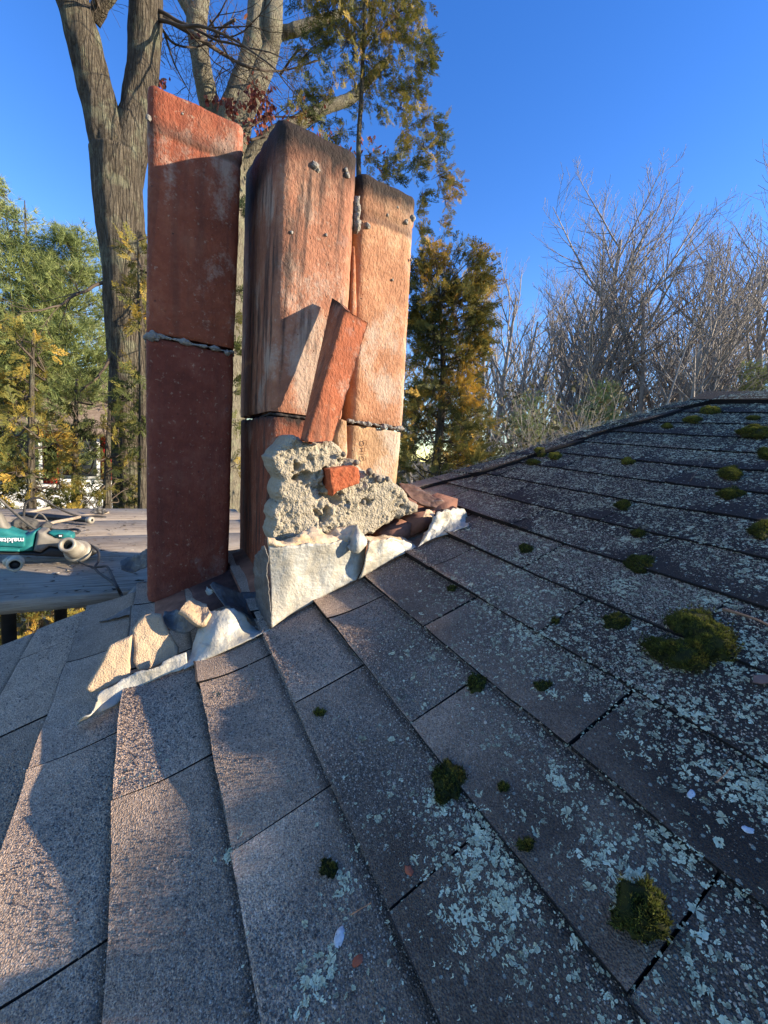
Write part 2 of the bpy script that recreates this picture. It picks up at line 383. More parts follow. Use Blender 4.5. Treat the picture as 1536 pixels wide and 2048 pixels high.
for k in range(-12, 15):
    sk = S0 + EXPO * k
    for j in range(-6, 22):
        # cutouts on odd rows at even half-tabs
        j0 = 2 * j + (0 if k % 2 else 1)
        ya = Y0 - 0.1525 * j0; yb = ya + TAB
        if ya > 1.33 or yb < -2.3: continue
        jit = rng.normal(0, 0.0016, 4)
        gap = 0.0040 * rng.uniform(0.6, 1.35)
        nu, nv = (15, 17) if (yb > -0.3) else (3, 4)
        e0 = sk + jit[0] * 1.3; e1 = min(sk + EXPO + 0.006, RIDGE)
        if e0 > RIDGE - 0.01: continue
        u = np.linspace(0, 1, nu); u = u ** 1.3; v = np.linspace(0, 1, nv)
        U, Vv = np.meshgrid(u, v, indexing='ij')
        low_edge = np.array([0.0012 * mnoise.noise(Vector((yb * 9 + vv * 4, k * 3.1, 0.3))) + 0.0009 * mnoise.noise(Vector((yb * 40 + vv * 21, k * 5.1, 4.3))) for vv in v])
        gs_ = e0 + low_edge[None, :] * (1 - U) * 1.5 + (e1 - e0) * U
        gy_ = ya + gap / 2 + jit[1] * 0.6 + (TAB - gap) * Vv
        gy_ = np.minimum(gy_, outline(gs_) - 0.002 + 0.004 * math.sin(k * 2.3))
        wv = np.array([[mnoise.noise(Vector((a * 7, b * 5, k * 0.37))) for b in gy_[0]] for a in gs_[:, 0]])
        curl = 0.0028 * rng.random() * (1 - U) ** 2 * (np.abs(Vv - 0.5) * 2) ** 3
        thick = (0.0050 if (sk < 0.56 and yb > 0.5) else 0.0056) + rng.normal(0, 0.0005)
        gn = thick * (1 - U) + 0.0012 * U + (0.0011 if sk < 0.5 else 0.0004) * wv * (1 - U * 0.6) + curl
        kk = S0 + EXPO * k + np.clip((gs_ - sk) / EXPO, 0.0, 0.999) * EXPO
        gn = gn + curlh(kk, gy_)
        if gy_.max() - gy_.min() < 0.01: continue
        tabs.add(gs_, gy_, gn, float(np.clip(0.5 + rng.normal(0, 0.22), 0, 1)))
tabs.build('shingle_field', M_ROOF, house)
# cap shingles over the far edge and over the ridge
cap = Tabs(); L = 0
s = -0.1 + 0.06
ev = np.array([0.40, 0.62, 0.84, 1.05, 1.26, 1.46, 1.66, 1.88])
for i in range(len(ev) - 1):
    U, Vv = np.meshgrid(np.linspace(0, 1, 9), np.linspace(0, 1, 8), indexing='ij')
    sa, sb = ev[i] + 0.003, ev[i + 1] + 0.004
    gs_ = sa + (sb - sa) * U
    w = 0.125 + 0.012 * np.sin(gs_ * 14 + i)
    gy_ = outline(gs_) + 0.022 - w * Vv
    wob = np.array([[mnoise.noise(Vector((a * 9, b * 9, 5.5))) for a, b in zip(ra, rb)] for ra, rb in zip(gs_, gy_)])
    gn = 0.019 - 0.006 * U + 0.0025 * wob - 0.030 * smooth(0.25, 0.0, Vv)
    gs_ = gs_ + 0.02 * (Vv - 0.5)
    cap.add(gs_, gy_, gn, float(rng.uniform(0.3, 0.7)))
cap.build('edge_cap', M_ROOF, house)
capr = Tabs()
for i in range(11):
    U, Vv = np.meshgrid(np.linspace(0, 1, 5), np.linspace(0, 1, 5), indexing='ij')
    gy_ = 0.86 - 0.30 * i - 0.304 * U; gs_ = RIDGE - 0.10 + 0.115 * Vv
    capr.add(gs_, gy_, 0.022 - 0.008 * U + 0 * Vv, float(rng.uniform(0.3, 0.7)))
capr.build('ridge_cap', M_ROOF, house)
# far slope, gable wall and eave wall (seen only from the side)
rp = RP(np.array([RIDGE, RIDGE]), np.array([0.83, -2.4]), 0.0); d2 = np.array([0.9193, 0.0, -0.393])
bs = np.vstack([rp, rp + d2 * 3.2])
mesh('back_slope', np.vstack([bs, bs - np.array([0, 0, 0.1])]), [np.array([[0, 1, 3, 2], [4, 6, 7, 5], [0, 2, 6, 4], [2, 3, 7, 6], [3, 1, 5, 7], [1, 0, 4, 5]])], M_DECK, house, False)
M_SIDING = simple('wall_paint', (0.45, 0.43, 0.40), (0.55, 0.53, 0.50), 8, 0.7, 0.1)
gw = []
for sx in (-1.1, 0.0, 0.9, 1.8):
    gw.append(RP(np.array([sx]), np.array([outline(sx) - 0.16]), -0.11)[0])
gw.append(rp[0] + d2 * 2.9 - np.array([0, 0.1, 0.12]))
gw = np.array(gw); gl = gw.copy(); gl[:, 2] = -5.0
back = gw + np.array([0, -0.15, 0]); backl = gl + np.array([0, -0.15, 0])
k = len(gw); i = np.arange(k - 1)
mesh('gable_wall', np.vstack([gw, gl, back, backl]), [np.vstack([np.stack([i, i + 1, i + 1 + k, i + k], -1), np.stack([i + 2 * k, i + 3 * k, i + 1 + 3 * k, i + 1 + 2 * k], -1), np.stack([i, i + 2 * k, i + 1 + 2 * k, i + 1], -1)])], M_SIDING, house, False)
p0 = RP(np.array([-1.2, -1.2]), np.array([1.15, -2.4]), -0.11); p1 = p0.copy(); p1[:, 2] = -5
q0 = p0 + np.array([0.15, 0, 0]); q1 = p1 + np.array([0.15, 0, 0])
mesh('eave_wall', np.vstack([p0, p1, q0, q1]), [np.array([[0, 1, 3, 2], [4, 6, 7, 5], [0, 4, 5, 1], [0, 2, 6, 4], [1, 5, 7, 3]])], M_SIDING, house, False)
# ------------------------------------------------------------------ clay chimney flues
def rrect(cx, cy, w, d, r, k=7):
    """rounded rectangle, counter-clockwise from the front left corner"""
    P = []
    for (sx, sy_, a0) in ((-1, -1, 180), (1, -1, 270), (1, 1, 0), (-1, 1, 90)):
        for a in np.linspace(a0, a0 + 90, k):
            P.append((cx + sx * (w / 2 - r) + r * math.cos(R(a)), cy + sy_ * (d / 2 - r) + r * math.sin(R(a))))
    return np.array(P)
def densify(P, m):
    P = np.vstack([P, P[:1]]); out = []
    for a, b in zip(P[:-1], P[1:]):
        L = np.linalg.norm(b - a); q = max(1, int(L / m))
        for t in range(q): out.append(a + (b - a) * t / q)
    return np.array(out)
def tile(name, foot, rim, w, d, mat, parent, r=0.03, wall=0.018, rise=0.0, collar=0.0, seed=0, rough=0.0009, hn=46, chip=0.004):
    """foot/rim: world points of the front left corner; the tile leans from one to the other"""
    foot = np.asarray(foot, float); rim = np.asarray(rim, float)
    po = densify(rrect(w / 2, d / 2, w, d, r), 0.012); m = len(po)
    c = po.mean(0); pi_ = c + (po - c) * np.array([1 - 2 * wall / w, 1 - 2 * wall / d])
    V = []
    hs = np.linspace(0, 1, hn); Ht = rim[2] - foot[2]
    for t in hs:
        base = foot + (rim - foot) * t
        z = base[2] + rise * t * po[:, 1] / d
        off = np.zeros(m)
        if collar > 0:
            dzt = (1 - t) * Ht
            cz = collar - 0.02 * (po[:, 0] - po[:, 0].mean()) / w; off += 0.0025 * (1 - smooth(cz - 0.0015, cz + 0.0015, dzt)) - 0.0025 * np.exp(-((dzt - cz - 0.005) / 0.004) ** 2)
        Pn = np.stack([base[0] + po[:, 0], base[1] + po[:, 1], z], -1)
        nrm = unit(po - c)
        dn = nz(Pn, 14, 3, seed) * 0.0012 + nz(Pn, 70, 3, seed + 5) * rough
        if t > 0.995: dn -= 0.0012; Pn[:, 2] += nz(Pn, 18, 4, seed + 9) * chip
        if t < 0.001: dn -= 0.003
        Pn[:, :2] += nrm * (dn + off)[:, None]
        V.append(Pn)
    for t in hs[::-1][::5].tolist() + [0.0]:
        base = foot + (rim - foot) * t
        z = base[2] + rise * t * po[:, 1] / d - (0.002 if t > 0.99 else 0)
        V.append(np.stack([base[0] + pi_[:, 0], base[1] + pi_[:, 1], z], -1))
    V = np.array(V); k = len(V)
    f = grid_faces(m, k, True)  # index u*k+v -> need u-major
    Vt = V.transpose(1, 0, 2).reshape(-1, 3)
    return mesh(name, Vt, [f], mat, parent)
M_MORTAR = None
def mortarmat(name, c0, c1, sc=1.0, bd=0.006):
    q = NT(name); n1 = q.noise(12 * sc, 5, 0.65); n2 = q.noise(130 * sc, 4, 0.7); v = q.voronoi(210 * sc)
    col = q.ramp(q.math('ADD', q.math('MULTIPLY', n1, 0.6), q.math('MULTIPLY', n2, 0.4)), [(0.3, c0), (0.7, c1)])
    h = q.math('ADD', n2, q.math('MULTIPLY', v, 0.6))
    return q.fin(col, 0.95, q.bump(h, 0.9, bd), spec=0.1)
M_MORTAR = mortarmat('mortar', (0.29, 0.245, 0.172), (0.50, 0.43, 0.315))
M_MORTAR_GREY = mortarmat('joint_mortar', (0.20, 0.18, 0.15), (0.36, 0.33, 0.29))
def rope(name, pts, r0, mat, parent, seed=0, k=8, amp=0.5):
    """squeezed-out joint mortar: a lumpy bead along a line"""
    P = polyresample(pts, 110); mb = MB()
    rad = r0 * (0.75 + amp * nz(P, 55, 3, seed)); rad[0] *= .3; rad[-1] *= .3
    P = P + np.stack([nz(P, 40, 2, seed + 3), nz(P, 40, 2, seed + 7), nz(P, 40, 2, seed + 11)], -1) * r0 * 0.5
    tube(mb, P, np.clip(rad, r0 * .2, None), k)
    V = np.concatenate(mb.V); V += (nz(V, 130, 3, seed) * r0 * 0.95)[:, None] * unit(V - V.mean(0))
    return mesh(name, V, [np.concatenate(mb.F4), np.concatenate(mb.F3)], mat, parent)
# left flue
YL = 1.17
lf0 = onY(294, 1206, YL); lfj = onY(292, 669, YL); lf1 = onY(297, 166, YL)
WL = 0.202
fl = empty('chimney_flue', lf0, 'tall brick-red left clay flue with an orange collar and a grey mortar joint halfway', 'chimney flue', 'clay chimney flues')
mL1 = terracotta('clay_left_low', lf0[2], lfj[2] + 9, soot=0, cream=0.0, wash=(0.185, 0.046, 0.026), mort=0.5, dark=0.2)
mL2 = terracotta('clay_left_top', lfj[2], lf1[2] + 9, soot=0.0, cream=0.35, wash=(0.265, 0.070, 0.033), mort=0.3, dark=0.3, shade_band=0.088, rim=lf1[2])
tile('lower_tile', lf0, lfj - np.array([0, 0, 0.006]), WL, 0.21, mL1, fl, seed=3, r=0.022)
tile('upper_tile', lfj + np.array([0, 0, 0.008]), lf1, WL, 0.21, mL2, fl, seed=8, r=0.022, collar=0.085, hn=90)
jz = lfj[2]
rope('mortar_joint', [lfj + np.array([0.006, 0.10, 0]), lfj + np.array([-0.001, 0.03, 0]), lfj + np.array([0.012, 0.004, 0]), lfj + np.array([0.03, 0.0, 0.002]), lfj + np.array([0.12, -0.001, -0.002]), lfj + np.array([WL - 0.025, 0.0, -0.001]), lfj + np.array([WL - 0.004, 0.012, 0]), lfj + np.array([WL, 0.08, 0])], 0.0056, M_MORTAR_GREY, fl, 2, amp=1.2)
# middle flue
YM = 0.98
mf1 = onY(560, 232, YM); mfj = onY(541, 826, YM); mf0 = onY(532, 1192, YM)
WM = 0.190
fm = empty('chimney_flue', mf0, 'middle clay flue with soot black rim, behind the leaning tile shard', 'chimney flue', 'clay chimney flues')
mM1 = terracotta('clay_middle_low', mf0[2], mfj[2] + 0.012, soot=0.02, cream=0.1, wash=(0.25, 0.075, 0.038), mort=1.0, dark=0.9)
mM2 = terracotta('clay_middle_top', mfj[2], mf1[2], soot=0.045, cream=0.5, wash=(0.37, 0.155, 0.085), mort=0.6, dark=0.85)
tile('lower_tile', mf0, mfj - np.array([0.002, -0.004, 0.006]), WM, 0.40, mM1, fm, seed=23, r=0.029)
tile('upper_tile', mfj + np.array([0, 0, 0.006]), mf1, WM, 0.43, mM2, fm, seed=28, r=0.029, rise=0.10, rough=0.0015, chip=0.004)
rope('mortar_joint', [mfj + np.array([0.02, 0.2, -0.001]), mfj + np.array([0.004, 0.03, -0.001]), mfj + np.array([0.02, 0.006, 0]), mfj + np.array([0.10, 0.004, -0.002]), mfj + np.array([WM - 0.03, 0.004, 0])], 0.004, simple('sooty_joint', (0.012, 0.011, 0.010), (0.05, 0.04, 0.035), 60), fm, 7)
# right flue
YR = 1.03
rf1 = onY(720, 344, YR); rfj = onY(700, 846, YR); rf0 = onY(690, 1010, YR)
WR = onY(834, 405, YR)[0] - rf1[0]
fr = empty('chimney_flue', rf0, 'short right-hand clay flue with grey-brown collar, sunlit right edge and stamped lower tile', 'chimney flue', 'clay chimney flues')
mR1 = terracotta('clay_right_low', rf0[2], rfj[2] + 9, soot=0, cream=0.8, wash=(0.46, 0.27, 0.14), mort=0.4)
mR2 = terracotta('clay_right_top', rfj[2], rf1[2], soot=0.034, cream=0.5, wash=(0.42, 0.195, 0.098), sootedge=0.6, mort=0.4, shade_band=0.10, rim=rf1[2])
tile('lower_tile', rf0, rfj - np.array([-0.002, 0.0, 0.007]), WR, 0.21, mR1, fr, seed=43, r=0.024)
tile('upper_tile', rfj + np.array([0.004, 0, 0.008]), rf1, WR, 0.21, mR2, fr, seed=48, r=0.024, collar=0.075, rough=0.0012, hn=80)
jr = onY(806, 856, YR)
rope('mortar_joint', [onY(694, 842, YR - .002), onY(735, 848, YR - .003), onY(770, 853, YR - .003), onY(800, 856, YR - .002), jr + np.array([0.008, 0.015, 0]), jr + np.array([0.01, 0.10, 0])], 0.0065, M_MORTAR_GREY, fr, 12, amp=1.3)
# stamped place name running down the lower tile
def text_obj(name, body, size, origin, xdir, ydir, mat, parent, extrude=0.0008, off=0.0):
    cu = bpy.data.curves.new(name, 'FONT'); cu.body = body; cu.size = size; cu.extrude = extrude; cu.align_x = 'CENTER'; cu.align_y = 'CENTER'; cu.offset = off; cu.space_character = 1.12 if body == 'OHIO' else 1.0; cu.shear = 0.25 if body == 'makita' else 0.0
    to = bpy.data.objects.new(name, cu); COL.objects.link(to)
    bpy.context.view_layer.update()
    me = bpy.data.meshes.new_from_object(to.evaluated_get(bpy.context.evaluated_depsgraph_get()))
    bpy.data.objects.remove(to)
    co = np.zeros(len(me.vertices) * 3); me.vertices.foreach_get('co', co); co = co.reshape(-1, 3)
    x = unit(xdir); y = unit(ydir); z = np.cross(x, y)
    w = np.asarray(origin) + co[:, :1] * x + co[:, 1:2] * y + co[:, 2:3] * z
    me.vertices.foreach_set('co', w.astype(np.float32).ravel()); me.materials.clear(); me.materials.append(mat); me.update()
    o = bpy.data.objects.new(name, me); COL.objects.link(o); o.parent = parent; o.matrix_parent_inverse = Matrix.Translation(-Vector(parent.location))
    return o
oc = onY(728, 901, YR - 0.0042)
text_obj('stamped_lettering', 'OHIO', 0.0215, oc, [0.03, 0, -1], [1, 0, 0], simple('stamp', (0.16, 0.075, 0.04), (0.24, 0.12, 0.06), 40), fr, 0.0008, -0.0006)
# lumps of old mortar sticking to the flues
def lump(mb, c, r, seed, flat=(1, 1, 1)):
    u, v = 14, 9
    U, Vv = np.meshgrid(np.linspace(0, 2 * np.pi, u, endpoint=False), np.linspace(0, np.pi, v), indexing='ij')
    P = np.stack([np.cos(U) * np.sin(Vv), np.sin(U) * np.sin(Vv), np.cos(Vv)], -1).reshape(-1, 3)
    k = 1 + 0.35 * nz(P, 1.7, 3, seed) + 0.22 * nz(P, 5, 2, seed + 3)
    mb.add(np.asarray(c) + P * k[:, None] * r * np.asarray(flat), grid_faces(u, v, True), None, 0.5)
for par, Y, pts in ((fm, YM, [(630, 332, 7), (636, 340, 4), (695, 350, 5), (692, 340, 4), (652, 470, 3), (583, 465, 3), (685, 640, 3)]),
                    (fr, YR, [(735, 452, 6), (826, 436, 6), (812, 444, 5), (775, 430, 3), (795, 415, 3), (822, 520, 3), (785, 560, 2.5)]),
                    (fl, YL, [(297, 236, 4), (365, 228, 2), (303, 672, 8), (313, 676, 5), (455, 706, 5)])):
    for i, (x, y, r) in enumerate(pts):
        mb = MB(); p = onY(x, y, Y - 0.001); lump(mb, p, r * Y / FPX, i * 3.1 + x, (1, 0.8, 1))
        mb.build('mortar_blob', M_MORTAR_GREY, par)
for i in range(4):
    mb = MB(); lump(mb, onY(711 + i % 2 * 2, 410 + i * 14, 1.0), 0.011, i + 50, (0.8, 1.5, 1.6)); mb.build('mortar_blob', M_MORTAR_GREY, fm)
# tile slivers wedged between the middle and right flues
def slab(name, px, Y, th, mat, parent, tilt=0.0, rough=0.0012, seed=0, step=0.006, edge=0.004, relief=None, tag_=None):
    """a flat piece of real thickness with the outline px (pixels measured on the plane y = Y + tilt*z), broken edges and a rough face"""
    Pw = []
    for (x, y) in px:
        P = onY(x, y, Y)
        for _ in range(4): P = onY(x, y, Y + tilt * (P[2]))
        Pw.append(P)
    Pw = np.array(Pw); poly = Pw[:, [0, 2]]
    x0, z0 = poly.min(0) - step; x1, z1 = poly.max(0) + step
    nx = int((x1 - x0) / step) + 2; nz_ = int((z1 - z0) / step) + 2
    X, Zz = np.meshgrid(np.linspace(x0, x1, nx), np.linspace(z0, z1, nz_), indexing='ij')
    ins = inpoly(X, Zz, poly); d = polydist(X, Zz, poly)
    # pull the outside ring of points on to the outline
    cell = ins[:-1, :-1] | ins[1:, :-1] | ins[:-1, 1:] | ins[1:, 1:]
    used = np.zeros_like(ins); used[:-1, :-1] |= cell; used[1:, :-1] |= cell; used[:-1, 1:] |= cell; used[1:, 1:] |= cell
    outp = used & ~ins
    ox, oz = X[outp], Zz[outp]; best = np.full(ox.shape, 1e9); bx = ox.copy(); bz = oz.copy()
    for i in range(len(poly)):
        a = poly[i]; b = poly[(i + 1) % len(poly)]; ab = b - a
        t = np.clip(((ox - a[0]) * ab[0] + (oz - a[1]) * ab[1]) / (ab @ ab + 1e-12), 0, 1)
        qx, qz = a[0] + t * ab[0], a[1] + t * ab[1]; dd = np.hypot(ox - qx, oz - qz); k = dd < best
        best[k] = dd[k]; bx[k] = qx[k]; bz[k] = qz[k]
    X = X.copy(); Zz = Zz.copy(); X[outp] = bx; Zz[outp] = bz; d = np.where(outp, 0, d)
    idx = -np.ones(X.shape, int); idx[used] = np.arange(used.sum())
    P2 = np.stack([X[used], Zz[used]], -1); dd = d[used]
    q = np.stack([P2[:, 0], np.zeros(len(P2)), P2[:, 1]], -1)
    prof = edge * (1 - np.sqrt(np.clip(1 - (1 - np.clip(dd / edge, 0, 1)) ** 2, 0, 1))) if edge > 0 else 0
    yf = Y + tilt * P2[:, 1] + prof - nz(q, 60, 4, seed) * rough
    if relief is not None: yf = yf - relief(q, dd)
    yb = Y + tilt * P2[:, 1] + th - prof * 0.5
    Vf = np.stack([P2[:, 0], yf, P2[:, 1]], -1); Vb = np.stack([P2[:, 0], np.maximum(yb, yf + 0.002), P2[:, 1]], -1)
    i, j = np.nonzero(cell)
    f = np.stack([idx[i, j], idx[i + 1, j], idx[i + 1, j + 1], idx[i, j + 1]], -1)
    n = len(P2)
    # border edges
    ec = {}
    for a, b in np.concatenate([f[:, [0, 1]], f[:, [1, 2]], f[:, [2, 3]], f[:, [3, 0]]]): ec[(a, b)] = 1
    bd = [(a, b) for (a, b) in ec if (b, a) not in ec]
    sf = np.array([[b, a, a + n, b + n] for a, b in bd])
    return mesh(name, np.vstack([Vf, Vb]), [f, f[:, ::-1] + n, sf], mat, parent)
M_SHARD = terracotta('clay_shard', -1, 9, soot=0, cream=0.3, wash=(0.40, 0.14, 0.06), mort=0.6, dark=0.3)
sv = slab('tile_sliver', [(709, 470), (712, 520), (714, 600), (714, 700), (703, 700), (702, 640), (704, 540), (706, 505)], 1.0, 0.05, M_SHARD, None, seed=3)
tagit(sv, 'thin orange clay sliver wedged upright between the middle and right flues', 'tile sliver')
sv = slab('tile_sliver', [(672, 872), (684, 838), (694, 842), (696, 905), (690, 935), (676, 905)], 0.95, 0.05, mR1, None, seed=9)
tagit(sv, 'pale clay scrap standing behind the foot of the leaning shard', 'tile sliver')
# broken tile shard leaning on the mortar: an L-section corner piece
def shard():
    k = []
    # five lines running from top to foot: left back edge, corner start, corner end, front right edge
    top = [onY(664, 596, 0.955), onY(675, 603, 0.920), onY(686, 612, 0.885), onY(695, 621, 0.872), onY(737, 646, 0.878)]
    bot = [onY(601, 879, 0.925), onY(604, 880, 0.895), onY(608, 881, 0.872), onY(617, 884, 0.862), onY(666, 882, 0.868)]
    A = []
    for t in np.linspace(0, 1, 40):
        line = np.array([a + (b - a) * t for a, b in zip(top, bot)])
        c = bez(line, 7); A.append(polyresample(c, 26))
    A = np.array(A)                                        # rows x across x 3
    # ragged right side and lower end
    for i in range(40):
        t = i / 39; p = A[i, -1]; q = A[i, -3]
        A[i, -1] = p + (q - p) * (0.1 + 0.35 * mnoise.noise(Vector((t * 14, 1, 2))) + 0.25 * mnoise.noise(Vector((t * 40, 1, 2)))); A[i, -2] = A[i, -1] * 0.6 + q * 0.4
    A[-1] += np.array([[0, 0, 0.004 * mnoise.noise(Vector((j * 0.4, 0, 0)))] for j in range(26)])
    nv = A.reshape(-1, 3); A = (nv + np.stack([np.zeros(len(nv)), nz(nv, 45, 4) * 0.0012, np.zeros(len(nv))], -1)).reshape(A.shape)
    du = np.gradient(A, axis=1); dv = np.gradient(A, axis=0); nn = unit(np.cross(du, dv))
    if nn[20, 20] @ CF > 0: nn = -nn
    B = A - nn * 0.019
    n = 40 * 26; f = grid_faces(40, 26); per = [j for j in range(26)] + [i * 26 + 25 for i in range(1, 40)] + [39 * 26 + j for j in range(24, -1, -1)] + [i * 26 for i in range(38, 0, -1)]
    per = np.array(per); nx = np.roll(per, -1)
    return np.vstack([A.reshape(-1, 3), B.reshape(-1, 3)]), [f, f[:, ::-1] + n, np.stack([nx, per, per + n, nx + n], -1)]
zt = onY(665, 596, 0.93)[2]
V, F = shard()
sh = mesh('tile_shard', V, F, terracotta('clay_leaning', -1, zt + 0.0, soot=0.018, cream=0.2, wash=(0.36, 0.105, 0.045), mort=0.5, dark=0.5), None)
tagit(sh, 'broken clay flue corner piece leaning on the rough mortar in front of the middle flue', 'tile shard')

# ------------------------------------------------------------------ mortar left in the chimney
ORG = (400, 780); SC = 2.56
def c2(pts): return [(ORG[0] + x / SC, ORG[1] + y / SC) for x, y in pts]
mort_px = c2([(365, 345), (400, 300), (430, 275), (448, 240), (480, 232), (512, 245), (540, 268), (610, 272), (680, 258), (715, 280), (745, 312), (757, 365), (790, 350), (822, 378), (832, 410), (870, 415), (905, 440), (960, 440), (1000, 475), (1040, 500), (1080, 560), (1128, 590), (1112, 628), (1060, 650), (1000, 672), (950, 700), (910, 732), (840, 745), (840, 800), (385, 800), (365, 745), (385, 690), (372, 625), (412, 580), (392, 520), (412, 455), (372, 395)])
hole_c = [onY(400 + x / 2.56, 780 + y / 2.56, 0.90) for x, y in ((545, 440), (495, 395), (685, 570), (640, 620), (600, 640), (840, 570), (660, 470), (1030, 590), (760, 350))]
hole_r = [0.015, 0.008, 0.012, 0.009, 0.007, 0.009, 0.014, 0.006, 0.007]
def mrelief(q, dd):
    r = nz(q, 22, 5, 4.0) * 0.0065 + (0.45 - vor(q, 75, 1.0)) * 0.003 + (0.4 - vor(q, 230, 3.0)) * 0.0035 + nz(q, 55, 3, 6.0) * 0.004 + nz(q, 9, 2, 9.0) * 0.010 + nz(q, 140, 3, 2.0) * 0.004
    r -= 0.004 * np.exp(-(nz(q, 13, 3, 17.0) / 0.03) ** 2)
    flat = smooth(-0.05, 0.20, nz(q, 9, 2, 30.0)); r = r * (1 - 0.62 * flat)
    for c, rr in zip(hole_c, hole_r):
        dx = np.hypot(q[:, 0] - c[0], q[:, 2] - c[2]) * np.clip(1 + 1.1 * nz(q, 48, 4, 2.0 + rr * 900), 0.25, 3); r -= 0.026 * np.exp(-(dx / rr) ** 3)
    return r
mp = polyresample(np.array(mort_px + mort_px[:1]), 130)[:-1]; mp = mp + np.stack([nz(np.c_[mp, mp[:, 0] * 0], 0.23, 3, 1.0), nz(np.c_[mp, mp[:, 0] * 0], 0.23, 3, 8.0)], -1) * 3.5
mo = slab('mortar_mass', [tuple(v) for v in mp], 0.895, 0.10, M_MORTAR, None, tilt=0.02, rough=0.002, seed=2, step=0.0030, edge=0.013, relief=mrelief)
tagit(mo, 'rough pale grey mortar heap left against the feet of the flues above the lead flashing', 'mortar')
br = slab('brick_fragment', c2([(660, 405), (700, 397), (790, 388), (815, 400), (822, 440), (818, 478), (760, 500), (705, 520), (682, 545), (668, 500)]), 0.868, 0.05, simple('broken_brick', (0.30, 0.065, 0.024), (0.47, 0.135, 0.055), 90, 0.95, 0.9, 0.006), None, seed=6, step=0.003, edge=0.004, rough=0.002)
tagit(br, 'bright orange-red brick fragment stuck in the pale mortar heap', 'brick fragment')
# stones along the broken top of the mortar
M_STONE = simple('dark_mortar_bits', (0.10, 0.085, 0.065), (0.26, 0.22, 0.17), 40, 0.95, 0.7, 0.004)
for i, (x, y, r) in enumerate([(868, 418, 20), (915, 455, 19), (960, 455, 16), (800, 372, 17), (838, 575, 14), (735, 330, 14), (890, 437, 12)]):
    mb = MB(); p = onY(400 + x / SC, 780 + y / SC, 0.885 if i != 4 else 0.87); lump(mb, p, r / SC * 0.885 / FPX, i * 7.7)
    o = mb.build('mortar_crumb', M_STONE, mo)
# masonry inside the flashing
cb = MB()
def block(mb, P8, a=0.5):
    mb.add(P8, np.array([[0, 1, 2, 3], [7, 6, 5, 4], [0, 4, 5, 1], [1, 5, 6, 2], [2, 6, 7, 3], [3, 7, 4, 0]]), None, a)
def rbox(s0, s1, y0, y1, top, bot=-0.3, zup=True):
    a = RP(np.array([s0, s1, s1, s0]), np.array([y0, y0, y1, y1]), 0.0); b = a.copy()
    a = a + np.array([0, 0, 1.0]) * top; b = b + np.array([0, 0, 1.0]) * bot
    return np.vstack([b, a])
chim = empty('brick_chimney', onY(500, 1240, 1.0), 'broken brick chimney base inside the bent lead flashing', 'chimney')
M_BRICKDARK = simple('old_brick', (0.13, 0.06, 0.04), (0.27, 0.13, 0.085), 30, 0.95, 0.7, 0.006)
mb = MB(); block(mb, rbox(-0.20, 0.0, 0.97, 1.27, 0.012)); block(mb, rbox(0.0, 0.60, 0.88, 1.27, 0.014)); mb.build('base_course', M_BRICKDARK, chim, False)
mb = MB()
for i, (a, b) in enumerate(((0.36, 0.44), (0.445, 0.52), (0.525, 0.60))): block(mb, rbox(a, b, 0.87, 0.97, 0.05 + 0.004 * i, 0.0145))
mb.build('brick_course', M_BRICKDARK, chim, False)
# ------------------------------------------------------------------ bent lead flashing
def leadmat(name, c0, c1, stain, sa=0.5, rough=0.55):
    q = NT(name); n1 = q.noise(14, 5, 0.65); n2 = q.noise(60, 4, 0.7); st = q.noise(9, 4, 0.6, co=q.mapc((3, 3, 0.9), loc=(2, 4, 1)))
    scr = q.noise(30, 3, 0.6, co=q.mapc((0.6, 0.6, 6), rot=(0.5, 0.7, 0.2)))
    col = q.ramp(q.math('ADD', q.math('MULTIPLY', n1, 0.55), q.math('MULTIPLY', st, 0.45)), [(0.34, c0), (0.62, c1)])
    col = q.mix(q.ramp(q.math('ADD', st, q.math('MULTIPLY', n2, 0.25)), [(0.56, 0), (0.70, sa)]), col, stain)
    col = q.mix(q.ramp(scr, [(0.58, 0), (0.66, 0.45)]), col, (0.20, 0.195, 0.18))
    return q.fin(col, q.ramp(n2, [(0.3, rough - .12), (0.7, rough + .15)]), q.bump(q.math('ADD', n1, q.math('MULTIPLY', n2, 0.35)), 0.55, 0.014), metallic=0.15, spec=0.4)
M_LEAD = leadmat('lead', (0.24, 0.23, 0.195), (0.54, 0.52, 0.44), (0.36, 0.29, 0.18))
M_LEAD_TAN = leadmat('lead_tan', (0.50, 0.32, 0.16), (0.68, 0.49, 0.28), (0.60, 0.48, 0.33), 0.6, 0.75)
M_SLAB = mortarmat('tan_mortar', (0.40, 0.275, 0.165), (0.60, 0.44, 0.28), 1.6, 0.0025)
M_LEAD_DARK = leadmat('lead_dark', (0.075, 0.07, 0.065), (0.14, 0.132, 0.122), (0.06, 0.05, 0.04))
M_LEAD_BROWN = leadmat('lead_brown', (0.16, 0.085, 0.05), (0.30, 0.17, 0.10), (0.08, 0.05, 0.035))
